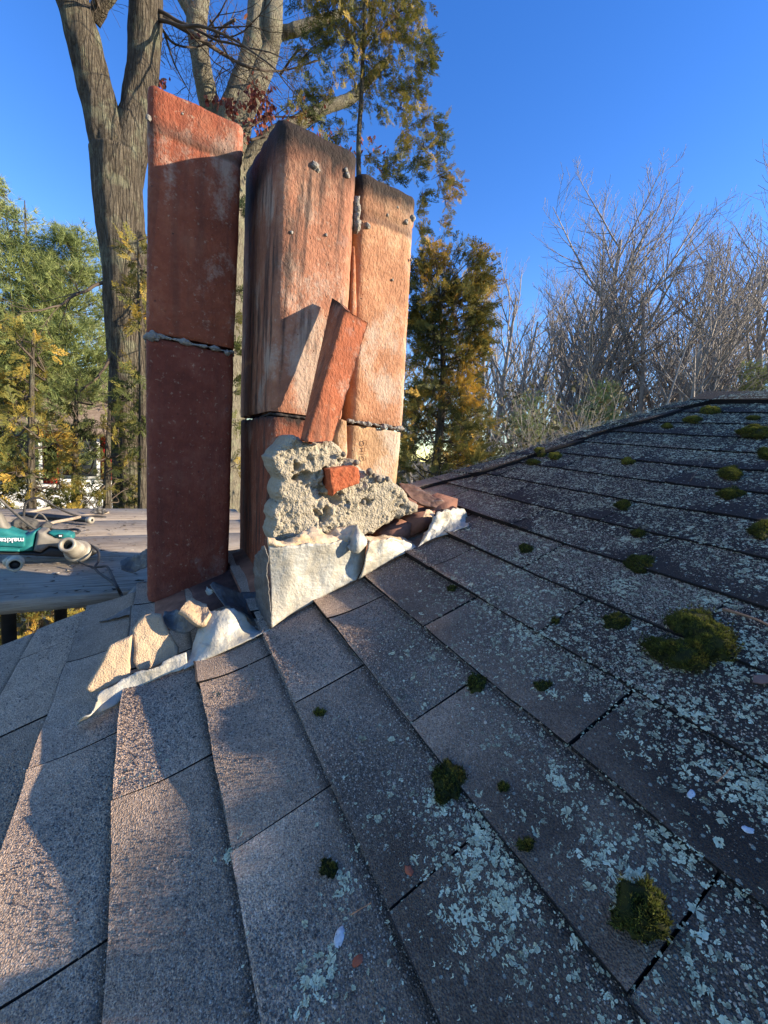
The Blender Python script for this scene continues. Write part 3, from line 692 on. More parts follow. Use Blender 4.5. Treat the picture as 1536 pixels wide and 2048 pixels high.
def sheet(name, rows, mat, parent, th=0.0025, nu=70, nv=16, crump=0.003, sc=18, seed=0, crease=0.0):
    """a sheet of lead through several 3-D curves (rows, from the roof upwards), crumpled and given its thickness"""
    Rw = [polyresample(bez(r, 8) if len(r) > 2 else r, nu) for r in rows]
    Rw = np.array(Rw)                                      # k x nu x 3
    k = len(Rw); G = np.zeros((nu, nv, 3))
    for i in range(nu):
        c = Rw[:, i]
        c = bez(c, 8) if k > 2 else c
        G[i] = polyresample(c, nv)
    P = G.reshape(-1, 3)
    vv = np.tile(np.linspace(0, 1, nv), nu)
    du = np.gradient(G, axis=0); dv = np.gradient(G, axis=1); nn = unit(np.cross(du, dv)).reshape(-1, 3)
    a = nz(P, sc, 3, seed) * crump * (0.3 + vv) + nz(P, sc * 3.5, 3, seed + 4) * crump * 0.35
    if crease: a += crease * np.abs(nz(P, sc * 0.8, 2, seed + 14)) * (0.2 + vv)
    P = P + nn * a[:, None]
    # ragged upper edge
    G = P.reshape(nu, nv, 3); G[:, -1] += (nz(G[:, -1], 60, 3, seed + 2) * 0.006)[:, None] * unit(G[:, -1] - G[:, -2])
    Q = G - nn.reshape(nu, nv, 3) * th
    n = nu * nv; f = grid_faces(nu, nv)
    per = [i * nv for i in range(nu)] + [(nu - 1) * nv + j for j in range(1, nv)] + [i * nv + nv - 1 for i in range(nu - 2, -1, -1)] + [j for j in range(nv - 2, 0, -1)]
    per = np.array(per); nx = np.roll(per, -1)
    return mesh(name, np.vstack([G.reshape(-1, 3), Q.reshape(-1, 3)]), [f, f[:, ::-1] + n, np.stack([nx, per, per + n, nx + n], -1)], mat, parent)
def Rl(pts, n=0.010, org=(0, 0), sc=1.0): return [roof_px(org[0] + x / sc, org[1] + y / sc, n) for x, y in pts]
def Yl(pts, org=(0, 0), sc=1.0): return [onY(org[0] + x / sc, org[1] + y / sc, Y) for x, y, Y in pts]
O2 = (400, 780); K2 = 2.56; O6 = (140, 1150); K6 = 3.657; O7 = (760, 930); K7 = 6.982
# main upright sheet
ft = empty('lead_flashing', roof_px(545, 1250), 'tall crumpled grey lead flashing sheet standing under the mortar heap', 'flashing', 'lead flashing round the chimney')
bot = Rl([(368, 1218), (420, 1180), (480, 1142), (550, 1105), (640, 1052), (720, 1010), (800, 972)], 0.011, O2, K2)
mid_ = Yl([(362, 1000, .822), (450, 985, .816), (560, 965, .820), (660, 935, .818), (740, 915, .822), (800, 900, .822), (835, 900, .826)], O2, K2)
top = Yl([(350, 800, .825), (440, 800, .814), (540, 790, .818), (640, 785, .816), (730, 775, .818), (790, 775, .826), (855, 790, .832)], O2, K2)
sheet('main_sheet', [bot, mid_, top], M_LEAD, ft, crump=0.003, sc=14, seed=1, nu=90, nv=22)
# its rolled-back upper lip
lip0 = Yl([(348, 802, .826), (440, 803, .815), (540, 793, .819), (640, 788, .817), (730, 778, .819), (790, 778, .827), (850, 792, .833)], O2, K2)
lip1 = Yl([(343, 755, .84), (420, 772, .845), (500, 735, .86), (605, 702, .87), (640, 740, .865), (705, 712, .865), (800, 690, .85)], O2, K2)
lipm = Yl([(345, 775, .822), (430, 790, .818), (520, 765, .828), (620, 745, .835), (690, 755, .832), (760, 740, .835), (830, 745, .83)], O2, K2)
sheet('folded_lip', [lip0, lipm, lip1], M_LEAD_TAN, ft, crump=0.006, sc=26, seed=5, nu=80, nv=12, crease=0.008)
# left return going back towards the flues
r0 = [roof_px(400 + 366 / K2, 780 + 1222 / K2, 0.011)]; r0.append(r0[0] + np.array([-0.003, 0.05, 0.004])); r0.append(r0[0] + np.array([-0.006, 0.11, 0.0]))
r1 = Yl([(348, 800, .826)], O2, K2); r1.append(r1[0] + np.array([-0.004, 0.04, -0.015])); r1.append(r1[0] + np.array([-0.007, 0.09, -0.045]))
sheet('side_return', [r0, r1], M_LEAD_DARK, ft, crump=0.006, sc=25, seed=8, nu=20, nv=24)  # darker lead paints in the shade on this left-facing side
# twisted tongue above the overlap
ra = Yl([(752, 800, .815), (775, 830, .803), (810, 838, .798), (845, 800, .806), (862, 778, .82)], O2, K2)
rb = Yl([(770, 770, .82), (790, 770, .80), (815, 765, .797), (835, 755, .81), (850, 760, .825)], O2, K2)
rc = Yl([(745, 705, .86), (770, 715, .85), (800, 678, .85), (815, 715, .84), (835, 745, .84)], O2, K2)
sheet('twisted_tongue', [ra, rb, rc], M_LEAD, ft, crump=0.006, sc=30, seed=12, nu=34, nv=22)
# right sheet lapped over the first
bot = Rl([(815, 970), (870, 935), (930, 900), (1000, 860), (1060, 830), (1105, 800)], 0.012, O2, K2)
mid_ = Yl([(842, 895, .800), (890, 880, .806), (940, 850, .812), (1000, 825, .818), (1060, 810, .826), (1103, 795, .832)], O2, K2)
top = Yl([(868, 770, .806), (900, 768, .812), (960, 762, .816), (1020, 768, .826), (1070, 782, .832), (1100, 790, .84)], O2, K2)
sheet('lapped_sheet', [bot, mid_, top], M_LEAD, ft, crump=0.004, sc=24, seed=20, nu=50, nv=18)
l1 = Yl([(840, 760, .83), (900, 745, .86), (980, 745, .875), (1060, 765, .87), (1110, 785, .87)], O2, K2)
sheet('inner_lip', [Yl([(868, 772, .808), (920, 768, .818), (980, 764, .822), (1050, 778, .834), (1102, 792, .842)], O2, K2), l1], M_LEAD_TAN, ft, crump=0.004, sc=24, seed=23, nu=40, nv=8)
# corner piece at the up-slope end
fc = empty('lead_flashing', roof_px(880, 1070), 'torn corner of lead flashing with a brown curled inner sheet, right of the mortar', 'flashing', 'lead flashing round the chimney')
bot = Rl([(525, 1150), (640, 1080), (760, 1025), (870, 985), (1000, 945), (1100, 890), (1190, 862), (1235, 830)], 0.012, O7, K7)
mid_ = Yl([(590, 1050, .826), (680, 940, .826), (780, 880, .83), (880, 830, .834), (985, 800, .836), (1090, 780, .84), (1170, 790, .845), (1235, 790, .85)], O7, K7)
top = Yl([(625, 985, .835), (740, 800, .838), (790, 665, .84), (900, 650, .845), (1000, 620, .85), (1080, 600, .862), (1180, 640, .865), (1228, 730, .862)], O7, K7)
sheet('corner_sheet', [bot, mid_, top], M_LEAD, fc, crump=0.005, sc=28, seed=31, nu=60, nv=18, crease=0.006)
bot = [roof_px(760 + x / K7, 930 + y / K7, n_) for x, y, n_ in ((400, 420, .012), (600, 560, .012), (800, 620, .012), (960, 640, .012), (1040, 640, .012))]
bot = Yl([(395, 400, .95), (520, 520, .92), (680, 575, .90), (850, 615, .88), (1000, 640, .868), (1050, 640, .862)], O7, K7)
top = Yl([(265, 262, 1.02), (400, 258, 1.0), (510, 272, .985), (620, 370, .96), (740, 462, .93), (850, 500, .91), (960, 548, .89), (1075, 610, .865)], O7, K7)
sheet('curled_inner_sheet', [bot, top], M_LEAD_BROWN, fc, crump=0.006, sc=16, seed=35, nu=50, nv=16)
bot2 = Yl([(600, 720, .84), (680, 715, .838), (745, 725, .838)], O7, K7); top2 = Yl([(645, 615, .87), (700, 640, .862), (765, 668, .85)], O7, K7)
sheet('torn_tab', [bot2, top2], M_LEAD_TAN, fc, crump=0.004, sc=40, seed=38, nu=20, nv=10)
def c6(pts): return [(O6[0] + x / K6, O6[1] + y / K6) for x, y in pts]
# lower left length of flashing, torn open and folded down
fb = empty('lead_flashing', roof_px(250, 1400), 'low torn strip of lead flashing under the tan mortar slabs below the left flue', 'flashing', 'lead flashing round the chimney')
bot = Rl([(45, 1108), (150, 1045), (330, 950), (400, 885), (480, 835), (560, 795), (650, 755), (740, 715), (800, 700), (860, 660)], 0.010, O6, K6)
top = Rl([(90, 1040), (170, 1000), (215, 865), (330, 800), (430, 745), (520, 715), (600, 690), (690, 640), (770, 600), (850, 560)], 0.030, O6, K6)
sheet('apron', [bot, top], M_LEAD, fb, crump=0.003, sc=22, seed=41, nu=70, nv=12)
bot = Rl([(118, 835), (180, 858), (270, 832), (360, 775), (445, 738)], 0.034, O6, K6)
top = Yl([(195, 735, .855), (250, 620, .872), (290, 520, .885), (370, 480, .89), (452, 440, .892)], O6, K6)
mid_ = Yl([(150, 800, .828), (225, 735, .836), (300, 660, .842), (380, 620, .845), (440, 600, .848)], O6, K6)
tagit(slab('mortar_slab', c6([(112, 838), (150, 868), (265, 834), (360, 790), (448, 740), (438, 640), (445, 560), (456, 445), (380, 480), (288, 522), (240, 620), (180, 730)]), 1.075, 0.010, M_SLAB, None, tilt=0.5, seed=44, step=0.003, edge=0.004, rough=0.0016), 'lower left tan mortar slab split by a dark crack, lying on the torn lead strip', 'mortar slab', 'broken tan mortar slabs')
bot = Rl([(470, 690), (520, 715), (620, 665), (720, 625), (790, 585)], 0.036, O6, K6)
top = Yl([(455, 405, .888), (500, 335, .895), (560, 300, .90), (620, 290, .90), (672, 300, .90)], O6, K6)
mid_ = Yl([(462, 600, .836), (500, 560, .842), (600, 520, .846), (700, 500, .846), (770, 500, .842)], O6, K6)
tagit(slab('mortar_slab', c6([(456, 405), (500, 345), (545, 305), (600, 292), (672, 298), (690, 360), (725, 425), (762, 490), (798, 545), (796, 590), (720, 635), (620, 680), (520, 718), (488, 690), (462, 640), (470, 560), (462, 480)]), 1.080, 0.014, M_SLAB, None, tilt=0.5, seed=47, step=0.003, edge=0.006, rough=0.0018), 'larger tan mortar slab right of the crack, below the left flue', 'mortar slab', 'broken tan mortar slabs')
bot = Rl([(830, 690), (960, 630), (1060, 590), (1150, 550), (1280, 485), (1370, 440), (1465, 388)], 0.011, O6, K6)
mid_ = Yl([(885, 560, .835), (960, 500, .818), (1050, 450, .808), (1140, 410, .812), (1240, 400, .82), (1340, 405, .826), (1455, 385, .832)], O6, K6)
top = Yl([(940, 350, .870), (1010, 275, .862), (1080, 265, .85), (1180, 238, .848), (1265, 290, .846), (1345, 378, .842), (1450, 383, .838)], O6, K6)
sheet('white_sheet', [bot, mid_, top], M_LEAD, fb, crump=0.003, sc=20, seed=52, nu=60, nv=22)
bot = Yl([(810, 245, .86), (880, 290, .845), (950, 350, .836), (985, 330, .838), (1025, 275, .85)], O6, K6)
top = Yl([(850, 195, .90), (895, 168, .91), (925, 180, .905), (957, 185, .90), (1000, 225, .88)], O6, K6)
tagit(sheet('mortar_slab', [bot, top], M_SLAB, None, th=0.012, crump=0.003, sc=30, seed=55, nu=40, nv=24), 'small tan mortar slab perched highest, right under the left flue', 'mortar slab', 'broken tan mortar slabs')
bot = Yl([(672, 320, .93), (740, 400, .91), (830, 430, .885), (900, 400, .86), (945, 355, .842)], O6, K6)
top = Yl([(690, 275, .955), (760, 255, .95), (800, 260, .93), (830, 262, .90), (870, 275, .87)], O6, K6)
sheet('hollow_back', [bot, top], M_LEAD_DARK, fb, crump=0.004, sc=30, seed=57, nu=30, nv=14)  # dark lead colour stands in for the shadow inside the hollow
# grey sheet behind, curling up beside the middle flue
bot = Yl([(1180, 240, .87), (1290, 300, .87), (1380, 370, .87), (1470, 375, .86)], O6, K6)
top = Yl([(1020, 65, .96), (1060, 55, .965), (1160, 95, .965), (1290, 130, .965), (1450, 140, .95)], O6, K6)
mid_ = Yl([(1110, 200, .92), (1200, 200, .93), (1300, 230, .93), (1460, 240, .90)], O6, K6)
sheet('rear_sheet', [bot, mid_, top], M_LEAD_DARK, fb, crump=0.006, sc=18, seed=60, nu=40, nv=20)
bot = Yl([(995, 120, .955), (1015, 150, .955), (1050, 130, .957)], O6, K6); top = Yl([(1000, 88, .965), (1030, 92, .96), (1060, 110, .96)], O6, K6)
sheet('curled_tip', [bot, top], M_LEAD, fb, crump=0.004, sc=60, seed=63, nu=16, nv=8)
# dark flashing on the far left corner
fd = empty('lead_flashing', roof_px(260, 1230), 'dark curled sheet of lead flashing on the shaded corner beside the platform', 'flashing', 'lead flashing round the chimney')
K1 = 2.56; O1 = (0, 900)
bot = [roof_px(0 + x / K1, 900 + y / K1, 0.012) for x, y in ((508, 878), (570, 862), (640, 845), (725, 830))]
mid_ = Yl([(520, 865, 1.30), (590, 800, 1.30), (660, 770, 1.29), (745, 740, 1.28)], O1, K1)
top = Yl([(540, 840, 1.36), (620, 770, 1.37), (690, 700, 1.37), (750, 675, 1.36)], O1, K1)
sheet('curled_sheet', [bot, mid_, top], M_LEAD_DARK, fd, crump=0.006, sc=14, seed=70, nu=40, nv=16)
bot = Yl([(622, 610, 1.42), (670, 628, 1.41), (715, 612, 1.40), (748, 600, 1.38)], O1, K1)
top = Yl([(612, 570, 1.45), (660, 548, 1.45), (705, 530, 1.44), (750, 505, 1.42)], O1, K1)
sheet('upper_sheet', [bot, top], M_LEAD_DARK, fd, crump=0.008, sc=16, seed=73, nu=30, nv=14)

# ------------------------------------------------------------------ wooden staging platform beyond the roof edge
ZP = -0.545
M_WOOD = None
def woodmat(name, c0, c1, dust):
    q = NT(name); g = q.noise(6, 6, 0.65, co=q.mapc((0.7, 14, 14))); f = q.noise(60, 4, 0.7, co=q.mapc((0.25, 3, 3))); d = q.noise(4, 4, 0.6)
    col = q.ramp(q.math('ADD', q.math('MULTIPLY', g, 0.6), q.math('MULTIPLY', f, 0.4)), [(0.36, c0), (0.62, c1)])
    col = q.mix(q.ramp(d, [(0.45, 0), (0.65, 0.6)]), col, dust)
    return q.fin(col, 0.9, q.bump(q.math('ADD', g, f), 0.8, 0.006), spec=0.15)
M_WOOD = woodmat('weathered_plank', (0.17, 0.125, 0.085), (0.46, 0.37, 0.275), (0.44, 0.37, 0.28))
pf = empty('staging_platform', (-0.6, 2.3, ZP), 'dusty weathered wooden staging platform behind the chimney carrying tools', 'platform')
yn0, yf0 = onZ(0, 1201, ZP), onZ(0, 1017.5, ZP)
yn1, yf1 = onZ(258, 1181, ZP), onZ(290, 1018, ZP)
W_ = 4; xl, xr = -3.2, 0.55
ynear = lambda x: yn0[1] + (yn1[1] - yn0[1]) * (x - yn0[0]) / (yn1[0] - yn0[0])
yfar = lambda x: yf0[1] + (yf1[1] - yf0[1]) * (x - yf0[0]) / (yf1[0] - yf0[0])
for i in range(W_):
    mb = MB(); xs = np.linspace(xl, xr + 0.02 * (i % 2), 60)
    f0, f1 = i / W_, (i + 1) / W_
    ya = ynear(xs) + (yfar(xs) - ynear(xs)) * f0 + (0.003 if i else 0); yb = ynear(xs) + (yfar(xs) - ynear(xs)) * f1
    ring = []
    zt = ZP + 0.0015 * np.sin(xs * 5 + i) + 0.002 * (i % 2); th = 0.045
    e = 0.004
    for (yy, zz) in ((ya, zt - th), (ya, zt - e), (ya + e, zt), (ya * 0.5 + yb * 0.5, zt + 0.001), (yb - e, zt), (yb, zt - e), (yb, zt - th)):
        ring.append(np.stack([xs, yy, zz], -1))
    V = np.array(ring).transpose(1, 0, 2).reshape(-1, 3)
    f = grid_faces(60, 7); cl = np.stack([np.arange(59) * 7, np.arange(1, 60) * 7, np.arange(1, 60) * 7 + 6, np.arange(59) * 7 + 6], -1)
    mb.add(V, np.vstack([f, cl[:, ::-1]]), np.array([[59 * 7, 59 * 7 + 1, 59 * 7 + 2], [59 * 7, 59 * 7 + 2, 59 * 7 + 4], [59 * 7, 59 * 7 + 4, 59 * 7 + 6]]), 0.5)
    mb.build('plank', M_WOOD, pf)
M_DARKPOST = simple('dark_post', (0.015, 0.014, 0.013), (0.035, 0.03, 0.028), 20)
for (px_, Yp) in ((18, 1.9), (122, 2.05)):
    mb = MB(); p = onY(px_, 1260, Yp); tube(mb, [[p[0], Yp, -5.0], [p[0], Yp, ZP - 0.045]], 0.022, 10)
    mb.build('post', M_DARKPOST, pf)
for xb in (-2.6,):
    for Yp in (1.6, 2.9):
        mb = MB(); tube(mb, [[xb, Yp, -5.0], [xb, Yp, ZP - 0.045]], 0.022, 10); mb.build('post', M_DARKPOST, pf)
# crumbs of mortar and bark lying on the boards
mb = MB()
for i in range(1100):
    x = rng.uniform(-1.3, 0.1); f = rng.random() ** 1.3; y = ynear(x) + (yfar(x) - ynear(x)) * f
    r = abs(rng.normal(0.0035, 0.003)) + 0.0015
    P = rng.normal(0, 1, (5, 3)); P = unit(P) * r * np.array([1.6, 1, 0.7]) * rng.uniform(0.6, 1.3, (5, 1)); P[:, 2] = np.abs(P[:, 2]) * 0.8
    mb.add(np.array([x, y, ZP + 0.002]) + P, None, np.array([[0, 1, 2], [0, 2, 3], [0, 3, 4], [1, 2, 4], [2, 3, 4], [0, 1, 4], [1, 3, 4]]), rng.random())
q = NT('rubble'); tagit(mb.build('rubble', q.fin(q.ramp(q.attr('tint'), [(0, (0.03, 0.025, 0.02)), (0.5, (0.16, 0.13, 0.10)), (1, (0.45, 0.40, 0.33))]), 0.95), None, False), kind='stuff', label='crumbs of mortar and grit scattered over the wooden boards')
# ------------------------------------------------------------------ trees, shrubs, ground, the house across the yard
GZ = -5.0
gx = np.concatenate([-np.geomspace(900, 4, 22), np.linspace(-3, 3, 7), np.geomspace(4, 900, 22)])
GX, GY_ = np.meshgrid(gx, gx, indexing='ij')
GZZ = GZ + 0.12 * np.sin(GX * 0.31) * np.cos(GY_ * 0.27) - 0.1
q = NT('yard_ground'); n1 = q.noise(0.6, 5, 0.6); n2 = q.noise(9, 4, 0.7)
gm = q.fin(q.ramp(q.math('ADD', q.math('MULTIPLY', n1, 0.6), q.math('MULTIPLY', n2, 0.4)), [(0.35, (0.045, 0.04, 0.02)), (0.55, (0.10, 0.075, 0.04)), (0.7, (0.06, 0.075, 0.025))]), 1.0, q.bump(n2, 0.6, 0.05))
tagit(mesh('ground', np.stack([GX, GY_, GZZ], -1).reshape(-1, 3), [grid_faces(51, 51)], gm), kind='structure')

M_BARK1 = barkmat('bark_oak', (0.030, 0.024, 0.018), (0.14, 0.115, 0.085), (0.33, 0.29, 0.21), 1.0, 1.0)
M_BARK2 = barkmat('bark_maple', (0.06, 0.05, 0.035), (0.25, 0.22, 0.16), (0.44, 0.40, 0.29), 1.6, 0.5)
M_TWIG = simple('twig', (0.05, 0.036, 0.026), (0.12, 0.09, 0.065), 8, 0.9, 0)
M_TWIGF = simple('far_twig', (0.17, 0.145, 0.13), (0.34, 0.30, 0.26), 2, 0.9, 0)
M_CEDAR = foliage('cedar_leaf', [(0.0, (0.035, 0.050, 0.018)), (0.35, (0.11, 0.12, 0.03)), (0.6, (0.24, 0.20, 0.045)), (0.85, (0.42, 0.28, 0.05)), (1.0, (0.50, 0.26, 0.05))])
M_CEDAR2 = foliage('cedar_leaf_deep', [(0.0, (0.03, 0.040, 0.015)), (0.35, (0.10, 0.10, 0.028)), (0.65, (0.23, 0.185, 0.042)), (0.85, (0.42, 0.27, 0.045)), (1.0, (0.50, 0.25, 0.04))])
M_PINE = foliage('pine_needle', [(0.0, (0.09, 0.13, 0.045)), (0.5, (0.30, 0.34, 0.12)), (1.0, (0.56, 0.54, 0.27))])
M_LEAFRED = foliage('oak_leaf', [(0.0, (0.10, 0.02, 0.015)), (0.5, (0.22, 0.05, 0.03)), (1.0, (0.30, 0.14, 0.07))])
M_SHRUB = foliage('shrub_leaf', [(0.0, (0.035, 0.035, 0.016)), (0.5, (0.11, 0.10, 0.045)), (1.0, (0.22, 0.19, 0.09))])

def trunk_tube(mb, pts, rad, k=26, ridge=0.02, sc=1.0, seed=0, n=16):
    P = bez(pts, n); rr = np.interp(np.linspace(0, 1, len(P)), np.linspace(0, 1, len(rad)), rad)
    m2 = MB(); tube(m2, P, rr, k, cap=True); V = m2.V[0]; C = np.repeat(P, k, 0)
    body = V[:len(C)]; d = unit(body - C)
    q_ = np.stack([body[:, 0] * 11 * sc, body[:, 1] * 11 * sc, body[:, 2] * 2.4 * sc], -1)
    a = vor(q_, 1.0, seed) * 1.2 - 0.5 + nz(q_, 0.5, 3, seed + 2) * 0.8
    V[:len(C)] = body + d * (a * ridge)[:, None]
    mb.add(V, m2.F4[0], m2.F3[0], 0.5)
def grow(rg, p, d, L, r, lvl, out, up=0.25, wander=0.16, maxl=3, ratio=0.58, kids=(9, 7, 5, 3), ang=(0.5, 0.95), start=0.25, minr=0.0):
    n = max(3, int(5 if lvl else 10)); step = L / n; pts = [p]; rs = [r]
    for i in range(n):
        d = unit(d + rg.normal(0, wander, 3) + np.array([0, 0, up * 0.25])); p = p + d * step
        pts.append(p); rs.append(max(minr, r * (1 - 0.8 * (i + 1) / n)))
    pts = np.array(pts); rs = np.array(rs)
    out.append((lvl, pts, rs))
    if lvl >= maxl: return
    nk = kids[min(lvl, len(kids) - 1)]
    for c in range(nk):
        t = start + (1 - start) * (c + rg.random() * 0.8) / nk; t = min(t, 0.98); f = t * n; i = int(f); q_ = pts[i] + (pts[min(i + 1, n)] - pts[i]) * (f - i)
        ax = unit(pts[min(i + 1, n)] - pts[i]); s_ = unit(np.cross(ax, rg.normal(0, 1, 3)))
        a = rg.uniform(*ang); dd = unit(ax * math.cos(a) + s_ * math.sin(a) + np.array([0, 0, up * 0.5]))
        rr = np.interp(t, np.linspace(0, 1, n + 1), rs)
        grow(rg, q_, dd, L * ratio * (1.1 - 0.55 * t) * rg.uniform(0.75, 1.2), max(minr, rr * 0.62), lvl + 1, out, up, wander * 1.05, maxl, ratio, kids, ang, 0.15, minr)
def branches_to(mb, out, thick_k=7, lv=1, a=0.5):
    P0 = []; P1 = []; r0 = []; r1 = []
    for lvl, pts, rs in out:
        if lvl < lv: tube(mb, bez(pts, 3), np.interp(np.linspace(0, 1, len(bez(pts, 3))), np.linspace(0, 1, len(rs)), rs), thick_k, a)
        else: P0.append(pts[:-1]); P1.append(pts[1:]); r0.append(rs[:-1]); r1.append(rs[1:])
    if P0: segs(mb, np.concatenate(P0), np.concatenate(P1), np.concatenate(r0), np.concatenate(r1), 3, a)
def rotmats(d, roll):
    """frames whose x axis is d"""
    d = unit(d); ref = np.where(np.abs(d[:, 2:3]) < 0.9, np.array([[0, 0, 1.0]]), np.array([[1.0, 0, 0]]))
    y = unit(np.cross(ref, d)); z = np.cross(d, y); c, s_ = np.cos(roll)[:, None], np.sin(roll)[:, None]
    y2 = y * c + z * s_; z2 = np.cross(d, y2)
    return np.stack([d, y2, z2], -1)
def inst(mb, TV, TF, pos, Rm, sc, tint, tspread=None):
    n = len(pos); m = len(TV)
    sc = np.asarray(sc); sc = sc[:, None, None] if sc.ndim == 1 else sc
    V = np.einsum('nij,mj->nmi', Rm, TV) * sc + pos[:, None]
    F = (TF[None] + (np.arange(n) * m)[:, None, None]).reshape(-1, TF.shape[1])
    a = np.repeat(tint[:, None], m, 1)
    if tspread is not None: a = a + tspread[None, :]
    if TF.shape[1] == 4: mb.add(V.reshape(-1, 3), F, None, a.ravel())
    else: mb.add(V.reshape(-1, 3), None, F, a.ravel())
def frond(seed=0, K=8):
    rg = np.random.default_rng(seed); V = []; F = []; ts = []
    def dia(p, d, L, w, tt):
        d = unit(d); s_ = unit(np.cross(d, [0, 0, 1.0])); b = len(V)
        V.extend([p, p + d * L * 0.45 + s_ * w, p + d * L, p + d * L * 0.45 - s_ * w]); F.append([b, b + 1, b + 2, b + 3]); ts.extend([-.05 + tt] * 2 + [0.12 + tt, tt])
    for i in range(5): dia(np.array([i * 0.19, 0, -0.03 * i * i * 0.3]), np.array([1, rg.normal(0, .06), -0.04 * i]), 0.24, 0.018, -0.1)
    for i in range(K):
        t = 0.08 + 0.86 * i / K
        for sgn in (-1, 1):
            if rg.random() < 0.12: continue
            L = (0.42 * (1 - t * 0.72)) * rg.uniform(0.7, 1.2); a = rg.uniform(0.5, 0.8)
            p = np.array([t, 0, -0.02 * (i * 0.6) ** 2 * 0.1]); d = np.array([math.cos(a), sgn * math.sin(a), rg.normal(-0.15, 0.2)])
            dia(p, d, L, 0.026, 0)
            for c in range(3):
                tt = 0.25 + 0.25 * c; pp = p + unit(d) * L * tt; aa = a + rg.choice([-1, 1]) * rg.uniform(0.4, 0.7)
                dia(pp, np.array([math.cos(aa), sgn * math.sin(aa), rg.normal(-0.1, 0.2)]), L * (0.55 - 0.1 * c), 0.022, 0.06)
    return np.array(V), np.array(F), np.array(ts)
FRONDS = [frond(i, 7 + i % 3) for i in range(4)]
def add_sprays(mb, pos, d, size, tint, rg):
    for t in range(len(FRONDS)):
        k = np.arange(len(pos)) % len(FRONDS) == t
        if not k.any(): continue
        TV, TF, ts = FRONDS[t]
        inst(mb, TV, TF, pos[k], rotmats(d[k], rg.uniform(0, 6.28, k.sum())), size[k], tint[k], ts)
def needles(seed=0, n=10):
    rg = np.random.default_rng(seed); V = []; F = []
    for i in range(n):
        d = unit(np.array([1.0, 0, 0]) * rg.uniform(0.1, 1.0) + rg.normal(0, 0.6, 3)); s_ = unit(np.cross(d, rg.normal(0, 1, 3))); b = len(V)
        V += [s_ * 0.035, -s_ * 0.035, d]; F.append([b, b + 1, b + 2])
    return np.array(V), np.array(F)
NEED = needles(1, 12)
def root(name, base, label, cat, group=None): return empty(name, base, label, cat, group)

# big forked oak at the left
D1 = 6.0
def pt(px_, py_, D): return atD(px_, py_, D)
b = pt(262, 1000, D1)
oak = root('oak_tree', (b[0], b[1], GZ), 'big rough-barked forked tree rising behind the left flue and platform', 'tree')
mb = MB()
fk = pt(232, 300, D1)
trunk_tube(mb, [np.array([b[0] + .05, b[1], GZ]), np.array([b[0] + .03, b[1], -3]), pt(268, 1060, D1), pt(262, 900, D1), pt(256, 700, D1), pt(250, 550, D1), pt(240, 420, D1), fk + np.array([0, 0, -0.05])], [0.31, 0.26, 0.222, 0.208, 0.212, 0.222, 0.238, 0.252], 40, 0.024, 1.0, 3, 22)
mb.build('trunk', M_BARK1, oak)
mb = MB()
trunk_tube(mb, [pt(236, 370, D1), pt(220, 290, D1), pt(203, 220, D1), pt(184, 150, D1), pt(158, 50, D1), pt(138, -20, D1), pt(115, -120, D1), pt(95, -260, D1)], [0.20, 0.20, 0.178, 0.165, 0.16, 0.155, 0.14, 0.11], 30, 0.022, 1.1, 5, 16); mb.build('limb', M_BARK1, oak)
mb = MB()
trunk_tube(mb, [pt(244, 370, D1), pt(258, 300, D1), pt(275, 225, D1 + .02), pt(285, 150, D1 + .02), pt(290, 70, D1 + .02), pt(292, -10, D1), pt(294, -120, D1), pt(300, -250, D1)], [0.19, 0.19, 0.165, 0.155, 0.155, 0.152, 0.14, 0.11], 30, 0.022, 1.1, 9, 16); mb.build('limb', M_BARK1, oak)
mb = MB(); trunk_tube(mb, [pt(186, 40, D1), pt(205, 8, D1 - .1), pt(232, -30, D1 - .2), pt(260, -90, D1 - .3)], [0.075, 0.065, 0.06, 0.04], 14, 0.008, 1.6, 12, 8); mb.build('branch', M_BARK1, oak)
rg = np.random.default_rng(5); out = []
for (x0, y0, dx, dy, L) in ((310, 40, 0.8, 0.35, 2.2), (300, 15, 0.9, 0.1, 1.8), (205, 20, -0.4, 0.8, 1.0), (262, 560, 0.5, 0.5, 0.9), (225, 560, -0.8, 0.45, 1.2), (232, 700, -0.9, 0.3, 1.0)):
    p = pt(x0, y0, D1); q_ = pt(x0 + dx * 60, y0 - dy * 60 + 40, D1 - 0.2); grow(rg, p, unit(q_ - p), L, 0.02, 0, out, 0.1, 0.14, 2, 0.6, (6, 4, 3), (0.4, 0.9), 0.2, 0.0016)
mb = MB(); branches_to(mb, out, 6, 1); mb.build('twigs', M_TWIG, oak)
tagit(oak.children[-1], kind='stuff')

